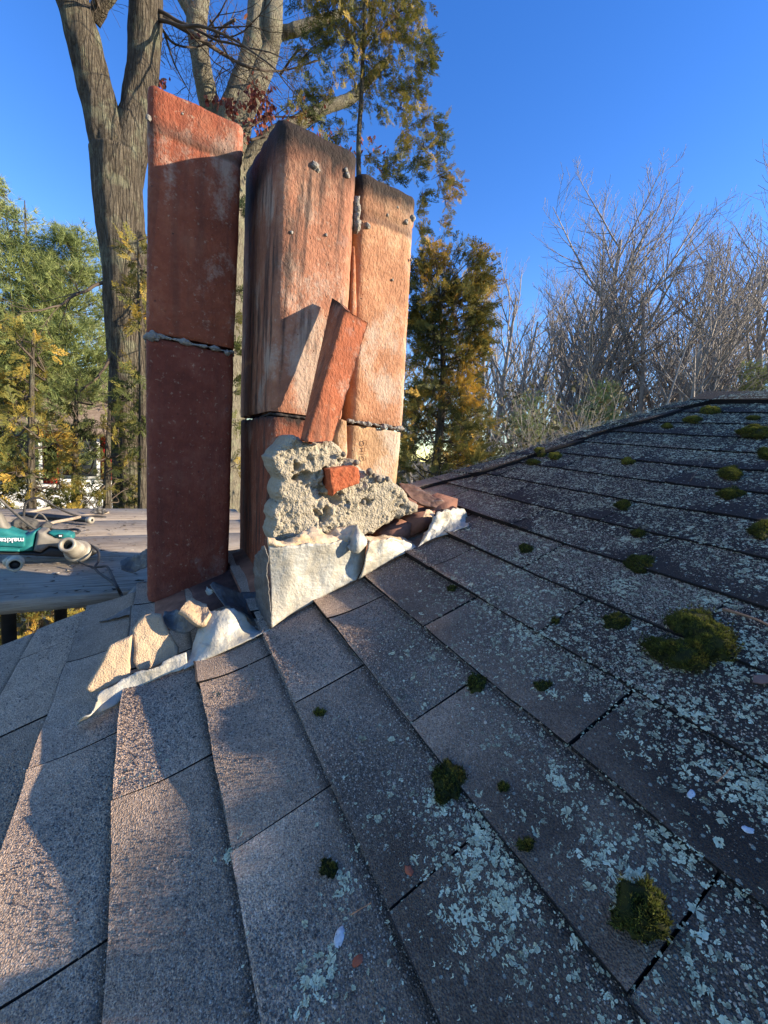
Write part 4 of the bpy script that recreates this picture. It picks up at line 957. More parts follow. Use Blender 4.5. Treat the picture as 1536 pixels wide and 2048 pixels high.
# many-stemmed maple with a few red leaves behind the flues
D2 = 8.0
b2 = pt(455, 420, D2)
map_ = root('maple_tree', (b2[0], b2[1], GZ), 'pale many-stemmed tree with a few hanging red-brown leaves behind the flues', 'tree')
mb = MB(); trunk_tube(mb, [np.array([b2[0], b2[1], GZ]), np.array([b2[0], b2[1], -1.0]), pt(455, 600, D2), pt(455, 430, D2), pt(458, 330, D2)], [0.5, 0.42, 0.36, 0.34, 0.28], 30, 0.03, 1, 31); mb.build('trunk', M_BARK2, map_)
for path, rad in (([(450, 380), (428, 250), (412, 180), (400, 110), (393, 60), (395, 30)], [0.2, 0.165, 0.15, 0.14, 0.14, 0.14]),
                  ([(397, 45), (378, 15), (360, -20), (345, -90)], [0.11, 0.10, 0.09, 0.07]), ([(395, 45), (402, 5), (408, -40), (415, -120)], [0.12, 0.11, 0.10, 0.08]),
                  ([(455, 360), (458, 250), (475, 190), (497, 130), (512, 60), (516, 0), (522, -90)], [0.22, 0.2, 0.175, 0.165, 0.155, 0.15, 0.12]),
                  ([(465, 340), (482, 235), (512, 170), (535, 110), (546, 50), (548, -10), (555, -90)], [0.22, 0.19, 0.165, 0.16, 0.15, 0.14, 0.11]),
                  ([(548, 30), (560, 0), (566, -40)], [0.06, 0.05, 0.04]), ([(540, 85), (562, 68), (590, 60), (640, 42), (680, 30)], [0.10, 0.085, 0.085, 0.075, 0.06]),
                  ([(465, 380), (500, 320), (545, 275), (600, 245), (650, 215), (705, 195), (745, 150), (775, 120)], [0.16, 0.15, 0.135, 0.115, 0.09, 0.085, 0.07, 0.05])):
    mb = MB(); trunk_tube(mb, [pt(x, y, D2 + 0.1 * math.sin(x)) for x, y in path], rad, 20, 0.012, 1.5, path[0][0], 10); mb.build('limb', M_BARK2, map_)
out = []; rg = np.random.default_rng(8)
for path in ([(300, 20), (380, 65), (450, 110), (495, 133), (560, 142), (640, 120)], [(318, 50), (350, 88), (400, 92), (450, 60), (470, 20)], [(330, 70), (350, 130), (385, 195)], [(420, 40), (450, 100), (480, 150)], [(490, 260), (540, 235), (600, 232), (640, 200)], [(470, 40), (440, 60), (425, 110)], [(560, 150), (600, 100), (640, 110)], [(500, 280), (560, 260), (600, 180)]):
    P = bez([pt(x, y, D2 - 0.6 + 0.2 * math.sin(i * 2 + x)) for i, (x, y) in enumerate(path)], 4); out.append((0, P, np.linspace(0.028, 0.008, len(P)) * (1.3 if len(path) > 5 else .7)))
    for i in range(2, len(P), 2):
        for c in range(2): grow(rg, P[i], unit(rg.normal(0, 1, 3) + np.array([0, 0, 0.4])), rg.uniform(0.35, 0.9), 0.006, 1, out, 0.1, 0.2, 3, 0.55, (4, 4, 3), (0.4, 0.9), 0.15, 0.0018)
for x in np.linspace(330, 760, 34):
    y = rg.uniform(-20, 260); grow(rg, pt(x, y, D2 + rg.uniform(-.5, .8)), unit(rg.normal(0, 1, 3) + np.array([0, 0, 0.6])), rg.uniform(0.5, 1.2), 0.008, 1, out, 0.15, 0.2, 3, 0.55, (5, 4, 3), (0.4, 0.9), 0.15, 0.0018)
mb = MB(); branches_to(mb, out, 6, 1); mb.build('twigs', M_TWIG, map_); tagit(map_.children[-1], kind='stuff')
# hanging dead leaves
mb = MB(); LV = np.array([[0, 0, 0], [.25, .22, .03], [.6, .30, -.02], [1, 0, .05], [.6, -.28, .02], [.25, -.2, 0]]); LF3 = np.array([[0, 1, 5], [1, 4, 5], [1, 2, 4], [2, 3, 4]])
P = []
for (x, y, sx, sy_, n_) in ((508, 185, 16, 28, 90), (535, 205, 14, 26, 70), (520, 240, 30, 14, 60), (440, 200, 30, 10, 60), (470, 215, 16, 12, 40), (325, 160, 14, 10, 22), (550, 290, 20, 24, 40), (430, 60, 50, 50, 20), (600, 230, 40, 40, 40), (730, 300, 40, 30, 40), (480, 275, 20, 20, 24), (650, 270, 30, 20, 30)):
    for i in range(n_): P.append(pt(x + rg.normal(0, sx * .6), y + rg.normal(0, sy_ * .6), D2 - 0.9 + rg.normal(0, 0.25)))
P = np.array(P); n_ = len(P)
inst(mb, LV, LF3, P, rotmats(np.stack([rg.normal(0, .5, n_), rg.normal(0, .5, n_), rg.uniform(-1.4, -.3, n_)], -1), rg.uniform(0, 6.28, n_)), rg.uniform(0.045, 0.10, n_), rg.random(n_))
mb.build('leaves', M_LEAFRED, map_); tagit(map_.children[-1], kind='stuff')

# cedars
def cedar(name, base, clumps, trunk_path, trunk_r, label, seed, mat, group=None, dens=1.0, droop=0.6, size=(0.12, 0.24), tb=(0.15, 0.75), limbs=True):
    rg = np.random.default_rng(seed); t = root(name, base, label, 'cedar tree', group)
    mb = MB(); tube(mb, bez(trunk_path, 8), np.interp(np.linspace(0, 1, len(bez(trunk_path, 8))), np.linspace(0, 1, len(trunk_r)), trunk_r), 9); mb.build('trunk', M_BARK1, t)
    axis = bez(trunk_path, 12); P = []; D = []; Sz = []; T_ = []; out = []
    for (c, r, warm) in clumps:
        kz = np.argmin(np.abs(axis[:, 2] - c[2])); hd = np.linalg.norm(c[:2] - axis[kz][:2])
        a0 = axis[np.argmin(np.abs(axis[:, 2] - (c[2] - 0.5 * hd)))]
        if limbs:
            m_ = (a0 + c) / 2 + rg.normal(0, 0.06, 3) + np.array([0, 0, -0.05]); pp = bez([a0, m_, c], 4); out.append((1, pp, np.linspace(0.014, 0.005, len(pp))))
        n_ = int(34 * dens * (r / 0.2) ** 1.6) + 4
        q_ = c + unit(rg.normal(0, 1, (n_, 3))) * (rg.random((n_, 1)) ** 0.45) * r * np.array([1, 1, 1.25])
        o = unit(q_ - a0); d = o * 0.8 + rg.normal(0, 0.45, (n_, 3)); d[:, 2] += -droop * rg.random(n_) + 0.35 * (rg.random(n_) < 0.3)
        P.append(q_); D.append(unit(d)); Sz.append(rg.uniform(*size, n_)); T_.append(np.clip(rg.uniform(*tb) + warm + rg.normal(0, 0.16, n_), 0, 1))
        for i in range(0, n_, 2):
            out.append((2, np.array([c + (q_[i] - c) * 0.1, q_[i]]), np.array([0.004, 0.002])))
    mb = MB(); branches_to(mb, out, 5, 0 if False else 1); tagit(mb.build('branches', M_TWIG, t), kind='stuff')
    mb = MB(); add_sprays(mb, np.concatenate(P), np.concatenate(D), np.concatenate(Sz), np.concatenate(T_), rg); mb.build('crown', mat, t)
    return t
rgc = np.random.default_rng(77)
D3 = 6.2
def cl(x, y, r, w=0.0, D=6.2): return (pt(x, y, D + rgc.normal(0, 0.12)), r * D / FPX, w)
C1 = [cl(*c) for c in ((660, 20, 40, .0), (700, 15, 40), (745, 12, 45), (790, 30, 42, .1), (822, 15, 34, .15), (640, 60, 22, .1), (655, 85, 22, .2), (610, 110, 24, -.1), (700, 80, 34), (745, 75, 34), (790, 75, 30), (825, 70, 28, .2), (730, 120, 28), (770, 135, 22), (850, 100, 20, .1), (840, 135, 28, .15), (815, 160, 22), (855, 85, 12, .1), (790, 180, 22), (740, 170, 24), (705, 150, 22), (660, 170, 18), (625, 195, 26, -.1), (600, 225, 18, -.1), (640, 225, 20), (680, 265, 22, .1), (655, 300, 18), (720, 215, 16), (760, 220, 18), (830, 190, 20, .2), (800, 215, 16), (845, 240, 18, .2), (815, 255, 18), (870, 260, 22, .1), (878, 290, 18, .1), (850, 300, 20, .15), (800, 280, 16), (770, 330, 18), (740, 310, 16), (790, 320, 18), (830, 320, 18), (765, 355, 14), (880, 350, 20, .1), (905, 370, 22, .1), (890, 400, 14, .1), (884, 440, 10, .1), (888, 465, 8), (835, 340, 14), (800, 355, 14), (845, 390, 14), (835, 430, 14), (842, 470, 14), (690, -40, 50), (780, -50, 55), (600, -30, 30))]
bb = pt(728, 560, D3)
cedar('cedar_tree', (bb[0], bb[1], GZ), C1, [np.array([bb[0], bb[1], GZ]), np.array([bb[0], bb[1], -1.5]), pt(726, 640, D3), pt(717, 330, D3), pt(722, 200, D3), pt(728, 60, D3), pt(732, -90, D3)], [0.12, 0.10, 0.075, 0.035, 0.030, 0.024, 0.015], 'tall sparse cedar with drooping golden-green sprays against the sky behind the flues', 21, M_CEDAR, None, 1.25, 1.0, (0.09, 0.20), (0.1, 0.85), False)
# dense golden cedar to the right of the flues
C2 = []
D4 = 5.8
for i in range(160):
    y = 505 + 520 * rgc.random() ** 0.85
    hw = np.interp(y, [500, 560, 650, 760, 880, 1000], [62, 76, 74, 72, 86, 96]); cxx = 892
    C2.append((pt(cxx + hw * rgc.uniform(-1, 1), y, D4 + rgc.uniform(-0.35, 0.35)), 0.12 + 0.07 * rgc.random(), -0.10 + 0.40 * (rgc.random() < 0.28)))
for (x, y) in ((846, 515), (850, 540), (945, 515), (940, 540), (930, 565), (955, 560), (900, 640), (895, 700), (930, 900), (945, 915), (905, 890), (880, 905)): C2.append((pt(x, y, D4 - 0.2), 0.09, 0.32))
bb = pt(885, 800, D4)
cedar('cedar_tree', (bb[0], bb[1], GZ), C2, [np.array([bb[0], bb[1], GZ]), np.array([bb[0], bb[1], -1.2]), pt(885, 800, D4), pt(880, 600, D4)], [0.10, 0.08, 0.05, 0.02], 'dense bushy cedar with orange-gold tips just right of the flues', 22, M_CEDAR2, None, 0.9, 0.8, (0.11, 0.24), (0.25, 0.95))
# row of cedars at the left behind the platform
for i, (xc, yt, hw, D, lab, cnt, wm) in enumerate(((62, 655, 62, 5.2, 'slim golden cedar with a thin pale trunk at the far left of the yard', 66, .25), (150, 740, 55, 5.6, 'dark green cedar with brown gaps in the middle of the left row', 36, -.1), (215, 800, 50, 5.2, 'low cedar with bright golden lower tips beside the forked trunk', 36, .1), (-40, 640, 70, 5.6, 'cedar half cut off by the left side of the photo', 60, .15))):
    C3 = []
    for j in range(cnt):
        y = yt + (1330 - yt) * rgc.random() ** 0.9; w_ = hw * np.interp(y, [yt, yt + 90, 1000, 1330], [0.25, 0.8, 1.1, 1.3])
        warm = wm + (0.25 if (rgc.random() < 0.3) else -0.1) + (0.15 if y > 1150 else 0)
        C3.append((pt(xc + w_ * rgc.uniform(-1, 1), y, D + rgc.uniform(-0.3, 0.3)), 0.11 + 0.05 * rgc.random(), warm))
    bb = pt(xc, 900, D)
    cedar('cedar_tree', (bb[0], bb[1], GZ), C3, [np.array([bb[0], bb[1], GZ]), np.array([bb[0], bb[1], -2.0]), pt(xc, 950, D), pt(xc + 4, yt + 10, D)], [0.08, 0.06, 0.035, 0.012], lab, 30 + i, M_CEDAR, 'row of cedars behind the platform', 0.62, 0.5, (0.10, 0.20), (0.1, 0.5))
# a spray of cedar growing up against the forked trunk
C5 = [(pt(x, y, 5.3), 0.09, w) for x, y, w in ((262, 500, .3), (275, 520, .3), (280, 545, .2), (270, 590, .1), (282, 610, .1), (278, 640, .05), (268, 740, -.05), (275, 780, 0), (255, 790, -.1), (280, 820, 0), (262, 850, -.1), (278, 880, 0), (480, 420, -.2), (478, 590, -.1), (472, 700, 0), (476, 640, 0), (470, 850, 0), (474, 780, .1), (470, 930, .1))]
bb = pt(285, 900, 5.3)
cedar('cedar_tree', (bb[0], bb[1], GZ), C5, [np.array([bb[0], bb[1], GZ]), pt(285, 1000, 5.3), pt(283, 700, 5.3), pt(276, 480, 5.3)], [0.06, 0.05, 0.03, 0.01], 'thin cedar growing against the big forked trunk behind the left flue', 41, M_CEDAR, None, 0.8, 0.5)

# pines
def pine(base, H_, Rr, label, seed, lean=(0, 0), n=430, size=0.13, group=None, tops=((0, 0, 1.0),), lo=0.12, mat=None):
    rg = np.random.default_rng(seed); t = root('pine_tree', base, label, 'pine tree', group); base = np.array(base, float)
    mb = MB(); tube(mb, [base, base + np.array([lean[0] * .5, lean[1] * .5, H_ * 0.5]), base + np.array([lean[0], lean[1], H_ * 0.97])], [0.03 * H_ * .6, 0.012 * H_, 0.01], 9); mb.build('trunk', M_BARK1, t)
    out = []; P = []; D = []; T_ = []
    for (ox, oy, hs) in tops:
        m = int(n / len(tops))
        for i in range(m):
            f = lo + (1 - lo) * (1 - (1 - rg.random()) ** 0.7 * 1.0); f = min(f, 0.995); z = H_ * hs * f; az = rg.uniform(0, 6.28)
            rmax = Rr * (1 - f) ** 0.62 + 0.15; L = rmax * rg.uniform(0.55, 1.08)
            a0 = base + np.array([lean[0] * f + ox * f, lean[1] * f + oy * f, z - 0.28 * L]); tip = base + np.array([lean[0] * f + ox * f + L * math.cos(az), lean[1] * f + oy * f + L * math.sin(az), z + 0.18 * L])
            pp = bez([a0, (a0 + tip) / 2 + np.array([0, 0, -0.06 * L]), tip], 3); out.append((1, pp, np.linspace(0.02, 0.006, len(pp))))
            k = rg.integers(20, 34); u = 0.45 + 0.6 * rg.random(k); q_ = a0 + (tip - a0) * u[:, None] + rg.normal(0, 0.16, (k, 3)) * np.array([1, 1, .6])
            P.append(q_); D.append(unit(tip - a0) + np.array([0, 0, .35]) + rg.normal(0, .35, (k, 3))); T_.append(np.clip(rg.normal(0.45, 0.13) + rg.normal(0, 0.12, k), 0, 1))
    mb = MB(); branches_to(mb, out, 5, 0); tagit(mb.build('branches', M_TWIG, t), kind='stuff')
    P = np.concatenate(P); D = np.concatenate(D); T_ = np.concatenate(T_); n_ = len(P)
    mb = MB(); inst(mb, NEED[0], NEED[1], P, rotmats(D, rg.uniform(0, 6.28, n_)), rg.uniform(0.7, 1.3, n_) * size, T_)
    mb.build('crown', M_PINE, t); return t
pb = pt(70, 800, 15.0)
pine((pb[0], pb[1], GZ), pt(48, 372, 15)[2] - GZ, 3.3, 'tall soft blue-green pine filling the sky at the far left', 61, (pt(48, 372, 15)[0] - pb[0], 0), 900, 0.19, None, ((-0.35, 0, 1.0), (1.1, -0.2, 0.93), (-2.2, 0.3, 0.9)), 0.30)
pb = pt(1205, 800, 15.0); pine((pb[0], pb[1], GZ), pt(1205, 770, 15)[2] - GZ, 1.7, 'small green pine among the bare trees right of the cedar', 62, n=170, size=0.13, lo=0.4)
pb = pt(1510, 780, 17.0); pine((pb[0], pb[1], GZ), pt(1510, 725, 17)[2] - GZ, 1.8, 'dark pine showing over the roof ridge at the far right', 63, n=170, size=0.15, lo=0.4)
pb = pt(1060, 860, 11.0); pine((pb[0], pb[1], GZ), pt(1060, 790, 11)[2] - GZ, 1.5, 'low dull green pine behind the edge of the roof', 64, n=200, size=0.10, lo=0.3)

# bare shrubs with a few olive leaves beyond the roof edge
def shrub(base, H_, W_, label, seed, leaves=900):
    rg = np.random.default_rng(seed); t = root('shrub', base, label, 'shrub', 'shrubs beyond the roof edge'); base = np.array(base); out = []
    for i in range(26): grow(rg, base + rg.normal(0, 0.2, 3) * np.array([1, 1, 0]), unit(np.array([rg.normal(0, W_), rg.normal(0, W_), 1])), H_ * rg.uniform(.75, 1.1), 0.022, 0, out, 0.15, 0.13, 2, 0.5, (9, 6, 3), (0.4, 0.9), 0.3, 0.0035)
    mb = MB(); branches_to(mb, out, 4, 0); tagit(mb.build('branches', M_TWIGF, t), kind='stuff')
    P = np.concatenate([p for l, p, r in out if l >= 1]); k = rg.integers(0, len(P), leaves); P = P[k] + rg.normal(0, .06, (leaves, 3))
    mb = MB(); inst(mb, LV, LF3, P, rotmats(rg.normal(0, 1, (leaves, 3)) + np.array([0, 0, -.4]), rg.uniform(0, 6, leaves)), rg.uniform(.06, .13, leaves), rg.random(leaves)); mb.build('leaves', M_SHRUB, t)
for i, (x, yt, D, lab) in enumerate(((975, 800, 9.0, 'olive shrub next to the gold cedar, nearest the flues'), (1035, 790, 10.0, 'tangled olive shrub in the middle of the hedge'), (1110, 800, 11.0, 'brown twiggy shrub below the tallest bare tree'), (1185, 800, 12.0, 'thin grey shrub where the roof edge starts to climb'))):
    b_ = pt(x, 900, D); shrub((b_[0], b_[1], GZ), (pt(x, yt, D)[2] - GZ) * 0.80, 0.24, lab, 90 + i, 5200)

# bare deciduous trees
def bare(base, Ht, label, seed, kids=(15, 8, 6, 4), ratio=0.52, wide=(0.45, 0.85), group=None, lean=(0, 0), stems=1, r0=None, start=0.28, minr=0.006, mat=None, wander=0.12):
    rg = np.random.default_rng(seed); t = root('bare_tree', base, label, 'tree', group); b_ = np.zeros(3); out = []
    for s_ in range(stems):
        d = unit(np.array([lean[0] + (rg.normal(0, .16) if stems > 1 else 0), lean[1] + (rg.normal(0, .16) if stems > 1 else 0), 1.0]))
        grow(rg, b_, d, 0.86 * Ht * (1 if s_ == 0 else rg.uniform(.8, 1)), r0 or Ht * 0.017, 0, out, 0.30, wander * .6, 3, ratio, kids, wide, start, minr)
    mb = MB(); branches_to(mb, [o for o in out if o[0] == 0], 9, 1); a = mb.build('trunk', M_TWIGF, t); a.matrix_parent_inverse = Matrix.Identity(4)
    mb = MB(); branches_to(mb, [o for o in out if o[0] > 0], 4, 1); a = mb.build('crown', M_TWIGF, t); a.matrix_parent_inverse = Matrix.Identity(4)
    return t
def bt(x, ytop, D, label, seed, **kw):
    b_ = pt(x, 800, D); top = pt(x, ytop, D); return bare((b_[0], b_[1], GZ), (top[2] - GZ) * 1.02, label, seed, **kw)
bt(1158, 400, 20.0, 'tallest bare tree with a broad symmetrical crown beyond the roof', 101, kids=(24, 11, 8, 5), ratio=0.47, wide=(0.6, 1.0), start=0.24, wander=0.06, r0=0.30)
bt(1262, 490, 19.0, 'bare tree with several stems fanning up to the right', 102, kids=(14, 9, 7, 5), stems=3, lean=(0.10, -0.06), ratio=0.44, wide=(0.5, 0.9))
bt(1340, 490, 22.0, 'bare tree with pinkish twigs right of the fanning stems', 103, kids=(18, 10, 7, 5), ratio=0.45, wide=(0.5, 0.9))
bt(1470, 450, 17.0, 'dark double-stemmed bare tree above the roof ridge', 104, kids=(15, 9, 7, 5), stems=2, lean=(0.04, -0.02), wide=(0.5, 0.95))
bt(1590, 420, 18.0, 'bare tree leaning in from the right side of the photo', 105, kids=(18, 9, 7, 5), lean=(-0.05, 0.02), wide=(0.5, 1.0))
bt(990, 505, 24.0, 'thin bare tree rising just right of the gold cedar', 106, kids=(14, 8, 6, 3), ratio=0.42)
bt(1075, 510, 23.0, 'short bare tree left of the tallest one', 107, kids=(13, 8, 6, 3), ratio=0.45)
bt(1315, 360, 13.0, 'thin sapling reaching highest above the fanning stems', 108, kids=(6, 3, 2, 2), ratio=0.25, r0=0.05, start=0.7, minr=0.004)
wood = None
srcs = [bt(930, 600, 34.0, 'slender bare grey tree in the far wood beyond the roof', 120 + i, kids=(15, 8, 7, 4), ratio=0.42, minr=0.009, wide=(0.5, 0.95), group='bare trees of the far wood') for i in range(3)]
rgw = np.random.default_rng(4)
def dup(t, loc, rz, sc):
    c = t.copy(); COL.objects.link(c); c.location = Vector(loc); c.rotation_euler = (0, 0, rz); c.scale = (sc, sc, sc)
    for ch in t.children:
        k = ch.copy(); COL.objects.link(k); k.parent = c; k.matrix_parent_inverse = Matrix.Identity(4)
    return c
xs = [960, 1040, 1215, 1300, 1360, 1420, 1500, 890, 985, 1015, 1075, 1125, 1260, 560, 620, 655, 745, 770, 850, 20, 110, 190, 480, 700, 800]
for i, x in enumerate(xs):
    D = rgw.uniform(28, 42); b_ = pt(x + rgw.uniform(-12, 12), 800, D)
    if i < 3: srcs[i].location = Vector((b_[0], b_[1], GZ)); srcs[i].scale = (rgw.uniform(.8, 1.1),) * 3
    else: dup(srcs[i % 3], (b_[0], b_[1], GZ), rgw.uniform(0, 6.28), rgw.uniform(0.7, 1.1))
for i, x in enumerate([985, 1035, 1085, 1125, 1195, 1225, 1300, 1345, 1395, 1430, 1500]):
    D = rgw.uniform(21, 27); b_ = pt(x + rgw.uniform(-10, 10), 800, D); dup(srcs[i % 3], (b_[0], b_[1], GZ), rgw.uniform(0, 6.28), rgw.uniform(0.62, 0.86))
# white house across the yard
hc = pt(150, 950, 13.0)
nb = root('neighbour_house', (hc[0], hc[1], GZ), 'white clapboard house with red shutters half hidden behind the left cedars', 'house')
def boxV(x0, x1, y0, y1, z0, z1): return np.array([[x0, y0, z0], [x1, y0, z0], [x1, y1, z0], [x0, y1, z0], [x0, y0, z1], [x1, y0, z1], [x1, y1, z1], [x0, y1, z1]], float)
BF = np.array([[3, 2, 1, 0], [4, 5, 6, 7], [0, 1, 5, 4], [1, 2, 6, 5], [2, 3, 7, 6], [3, 0, 4, 7]])
q = NT('clapboard'); z = q.sep()[2]; w_ = q.n('ShaderNodeMath', operation='FRACT'); q.L(q.math('MULTIPLY', z, 8.0), w_.inputs[0])
M_CLAP = q.fin(q.ramp(q.noise(3), [(0.3, (0.62, 0.62, 0.60)), (0.7, (0.74, 0.74, 0.72))]), 0.6, q.bump(w_.outputs[0], 0.6, 0.02))
M_HROOF = simple('brown_shingle', (0.09, 0.065, 0.05), (0.17, 0.13, 0.105), 12, 0.9, 0.4, 0.02)
M_RED = simple('red_shutter', (0.42, 0.02, 0.015), (0.50, 0.035, 0.025), 5, 0.5, 0.05)
M_GLASS = simple('dark_glass', (0.02, 0.025, 0.03), (0.04, 0.045, 0.05), 2, 0.1, 0.0)
ze = pt(230, 868, 13)[2]; x0, x1 = hc[0] - 5.5, pt(262, 900, 13)[0]; y0 = hc[1]; y1 = y0 + 6
mesh('wall', boxV(x0, x1, y0, y1, GZ, ze), [BF], M_CLAP, nb, False)
zr = ze + 1.7; ym = (y0 + y1) / 2; o_ = 0.3
RV = np.array([[x0 - o_, y0 - o_, ze - .08], [x1 + o_, y0 - o_, ze - .08], [x1 + o_, ym, zr], [x0 - o_, ym, zr], [x1 + o_, y1 + o_, ze - .08], [x0 - o_, y1 + o_, ze - .08]]); RV = np.vstack([RV, RV + np.array([0, 0, .14])])
mesh('roof', RV, [np.array([[6, 7, 8, 9], [9, 8, 10, 11], [0, 3, 2, 1], [3, 5, 4, 2], [0, 1, 7, 6], [5, 11, 10, 4], [1, 2, 8, 7], [2, 4, 10, 8], [0, 6, 9, 3], [3, 9, 11, 5]])], M_HROOF, nb, False)
for (px_, py_) in ((160, 910), (40, 915)):
    c = pt(px_, py_, 13.0); c = onY(px_, py_, y0 - 0.03); w_, h_ = 0.42, 0.6
    win = mesh('window', boxV(c[0] - w_, c[0] + w_, y0 - 0.05, y0 + 0.02, c[2] - h_, c[2] + h_), [BF], M_CLAP, nb, False)
    mesh('pane', boxV(c[0] - w_ + .07, c[0] + w_ - .07, y0 - 0.056, y0 - 0.045, c[2] - h_ + .07, c[2] + h_ - .07), [BF], M_GLASS, win, False)
    for s_ in (-1, 1): mesh('shutter', boxV(c[0] + s_ * (w_ + .16) - .14, c[0] + s_ * (w_ + .16) + .14, y0 - 0.06, y0 + 0.01, c[2] - h_, c[2] + h_), [BF], M_RED, nb, False)
# ------------------------------------------------------------------ tools lying on the platform
K5 = 4.8; O5 = (0, 980)
def c5(pts): return [(O5[0] + x / K5, O5[1] + y / K5) for x, y in pts]
def plast(name, c0, c1, rough=0.5, sc=25): return simple(name, c0, c1, sc, rough, 0.08, 0.002)
M_TEAL = plast('teal_plastic', (0.004, 0.12, 0.12), (0.03, 0.20, 0.19)); M_GREYP = plast('dusty_grey_plastic', (0.13, 0.115, 0.095), (0.24, 0.215, 0.175), 0.7)
M_BLACKP = plast('black_plastic', (0.012, 0.012, 0.013), (0.03, 0.03, 0.03)); M_STEELD = simple('dusty_steel', (0.24, 0.21, 0.17), (0.42, 0.38, 0.30), 30, 0.55, 0.2, 0.002, 0.3)
M_WHITE = simple('white_print', (0.8, 0.8, 0.8), (0.85, 0.85, 0.85), 5, 0.5, 0); M_CREAM = simple('cream_cup', (0.36, 0.30, 0.20), (0.52, 0.45, 0.32), 20, 0.6, 0.15, 0.003)
M_RUBBER = simple('black_rubber', (0.02, 0.019, 0.018), (0.06, 0.055, 0.05), 30, 0.7, 0.2, 0.002); M_CORD = simple('dusty_cord', (0.06, 0.055, 0.048), (0.16, 0.14, 0.115), 40, 0.8, 0.1, 0.002)
YT = float(onZ(80, 1128, ZP)[1])
def lathe(name, A, B, prof, mat, parent, k=28):
    A = np.asarray(A, float); B = np.asarray(B, float); ax = B - A; L = np.linalg.norm(ax); ax = ax / L
    u = unit(np.cross(ax, [0.1, 0.2, 1.0])); w = np.cross(ax, u); ang = np.linspace(0, 2 * np.pi, k, endpoint=False)
    V = np.array([A + ax * L * t + r * (math.cos(a) * u + math.sin(a) * w) for a in ang for (t, r) in prof])
    return mesh(name, V, [grid_faces(k, len(prof), True)], mat, parent)
tool = empty('rotary_hammer', (onY(60, 1128, YT)[0], YT, ZP), 'teal and grey power hammer drill lying on its side on the wooden boards', 'power tool')
slab('motor_housing', c5([(-260, 370), (0, 378), (60, 385), (170, 425), (240, 440), (320, 400), (348, 396), (332, 480), (308, 592), (180, 602), (-260, 578)]), YT, 0.085, M_TEAL, tool, seed=3, step=0.004, edge=0.016, rough=0.0003)
slab('side_panel', c5([(-200, 432), (60, 440), (225, 452), (240, 475), (238, 535), (222, 556), (60, 548), (-200, 540)]), YT - 0.006, 0.012, M_TEAL, tool, seed=4, step=0.003, edge=0.006, rough=0.0002)
slab('lower_rail', c5([(-200, 560), (90, 566), (186, 572), (184, 596), (90, 594), (-200, 588)]), YT - 0.005, 0.012, M_TEAL, tool, seed=5, step=0.003, edge=0.005, rough=0.0002)
slab('gear_housing', c5([(352, 398), (425, 402), (440, 430), (560, 478), (602, 470), (640, 520), (620, 570), (470, 545), (420, 580), (385, 606), (312, 592), (336, 480)]), YT - 0.004, 0.09, M_GREYP, tool, seed=6, step=0.004, edge=0.014, rough=0.0004)
slab('top_cover', c5([(455, 418), (475, 406), (640, 414), (695, 432), (704, 472), (640, 480), (565, 472), (500, 450)]), YT + 0.004, 0.06, M_TEAL, tool, seed=7, step=0.003, edge=0.010, rough=0.0003)
slab('lower_casing', c5([(-260, 580), (180, 604), (308, 594), (385, 608), (425, 578), (480, 545), (600, 565), (700, 610), (650, 655), (420, 645), (180, 632), (-260, 622)]), YT + 0.004, 0.08, M_BLACKP, tool, seed=8, step=0.004, edge=0.014, rough=0.0003)
pl_ = slab('number_plate', c5([(556, 428), (604, 428), (604, 452), (556, 452)]), YT - 0.0035, 0.01, M_BLACKP, tool, seed=9, step=0.003, edge=0.001, rough=0.0)
text_obj('number_print', '88', 0.0095, onY(O5[0] + 580 / K5, O5[1] + 440 / K5, YT - 0.0055), [-1, 0, 0], [0, 0, -1], M_WHITE, tool, 0.0004, 0.0003)
lt = text_obj('brand_lettering', 'makita', 0.027, onY(O5[0] + 122 / K5, O5[1] + 481 / K5, YT - 0.0085), [-1, 0, 0.02], [0.25, 0, -1], M_WHITE, tool, 0.0005, 0.0004)
fa = onY(O5[0] + 640 / K5, O5[1] + 522 / K5, YT - 0.085); fb_ = onY(O5[0] + 742 / K5, O5[1] + 586 / K5, YT + 0.0)
ru = 58 / K5 / FPX * YT
lathe('nose_collar', fa, fb_, [(0.5, ru * .55), (0.05, ru * .58), (0.0, ru * .70), (0.0, ru * .93), (0.06, ru), (0.6, ru * 1.08), (0.62, ru * 1.16), (0.95, ru * 1.18), (1.0, ru * 0.9)], M_STEELD, tool)
lathe('bore', fa + (fb_ - fa) * 0.45, fa + (fb_ - fa) * 0.5, [(0, 0.0005), (0, ru * .56), (1, ru * .56), (1, 0.0005)], M_BLACKP, tool)
lathe('flange', fa + (fb_ - fa) * 0.92, fb_ + (fb_ - fa) * 0.18, [(0, ru * .9), (0, ru * 1.5), (0.6, ru * 1.62), (1, ru * 1.5), (1, ru * .3)], M_STEELD, tool)
slab('front_grip', c5([(800, 545), (850, 545), (905, 570), (936, 590), (925, 618), (880, 640), (820, 648), (790, 620)]), YT + 0.02, 0.06, M_BLACKP, tool, seed=12, step=0.004, edge=0.012, rough=0.001)
slab('rear_handle', c5([(-60, 200), (-10, 245), (40, 330), (85, 385), (30, 384), (-60, 378)]), YT + 0.02, 0.05, M_GREYP, tool, seed=13, step=0.004, edge=0.012, rough=0.0005)
def cord(name, pts, r, mat, label, cat, parent=None):
    mb = MB(); P = bez([onY(O5[0] + x / K5, O5[1] + y / K5, Y) for x, y, Y in pts], 10); tube(mb, P, r, 8)
    o = mb.build(name, mat, parent)
    return tagit(o, label, cat)
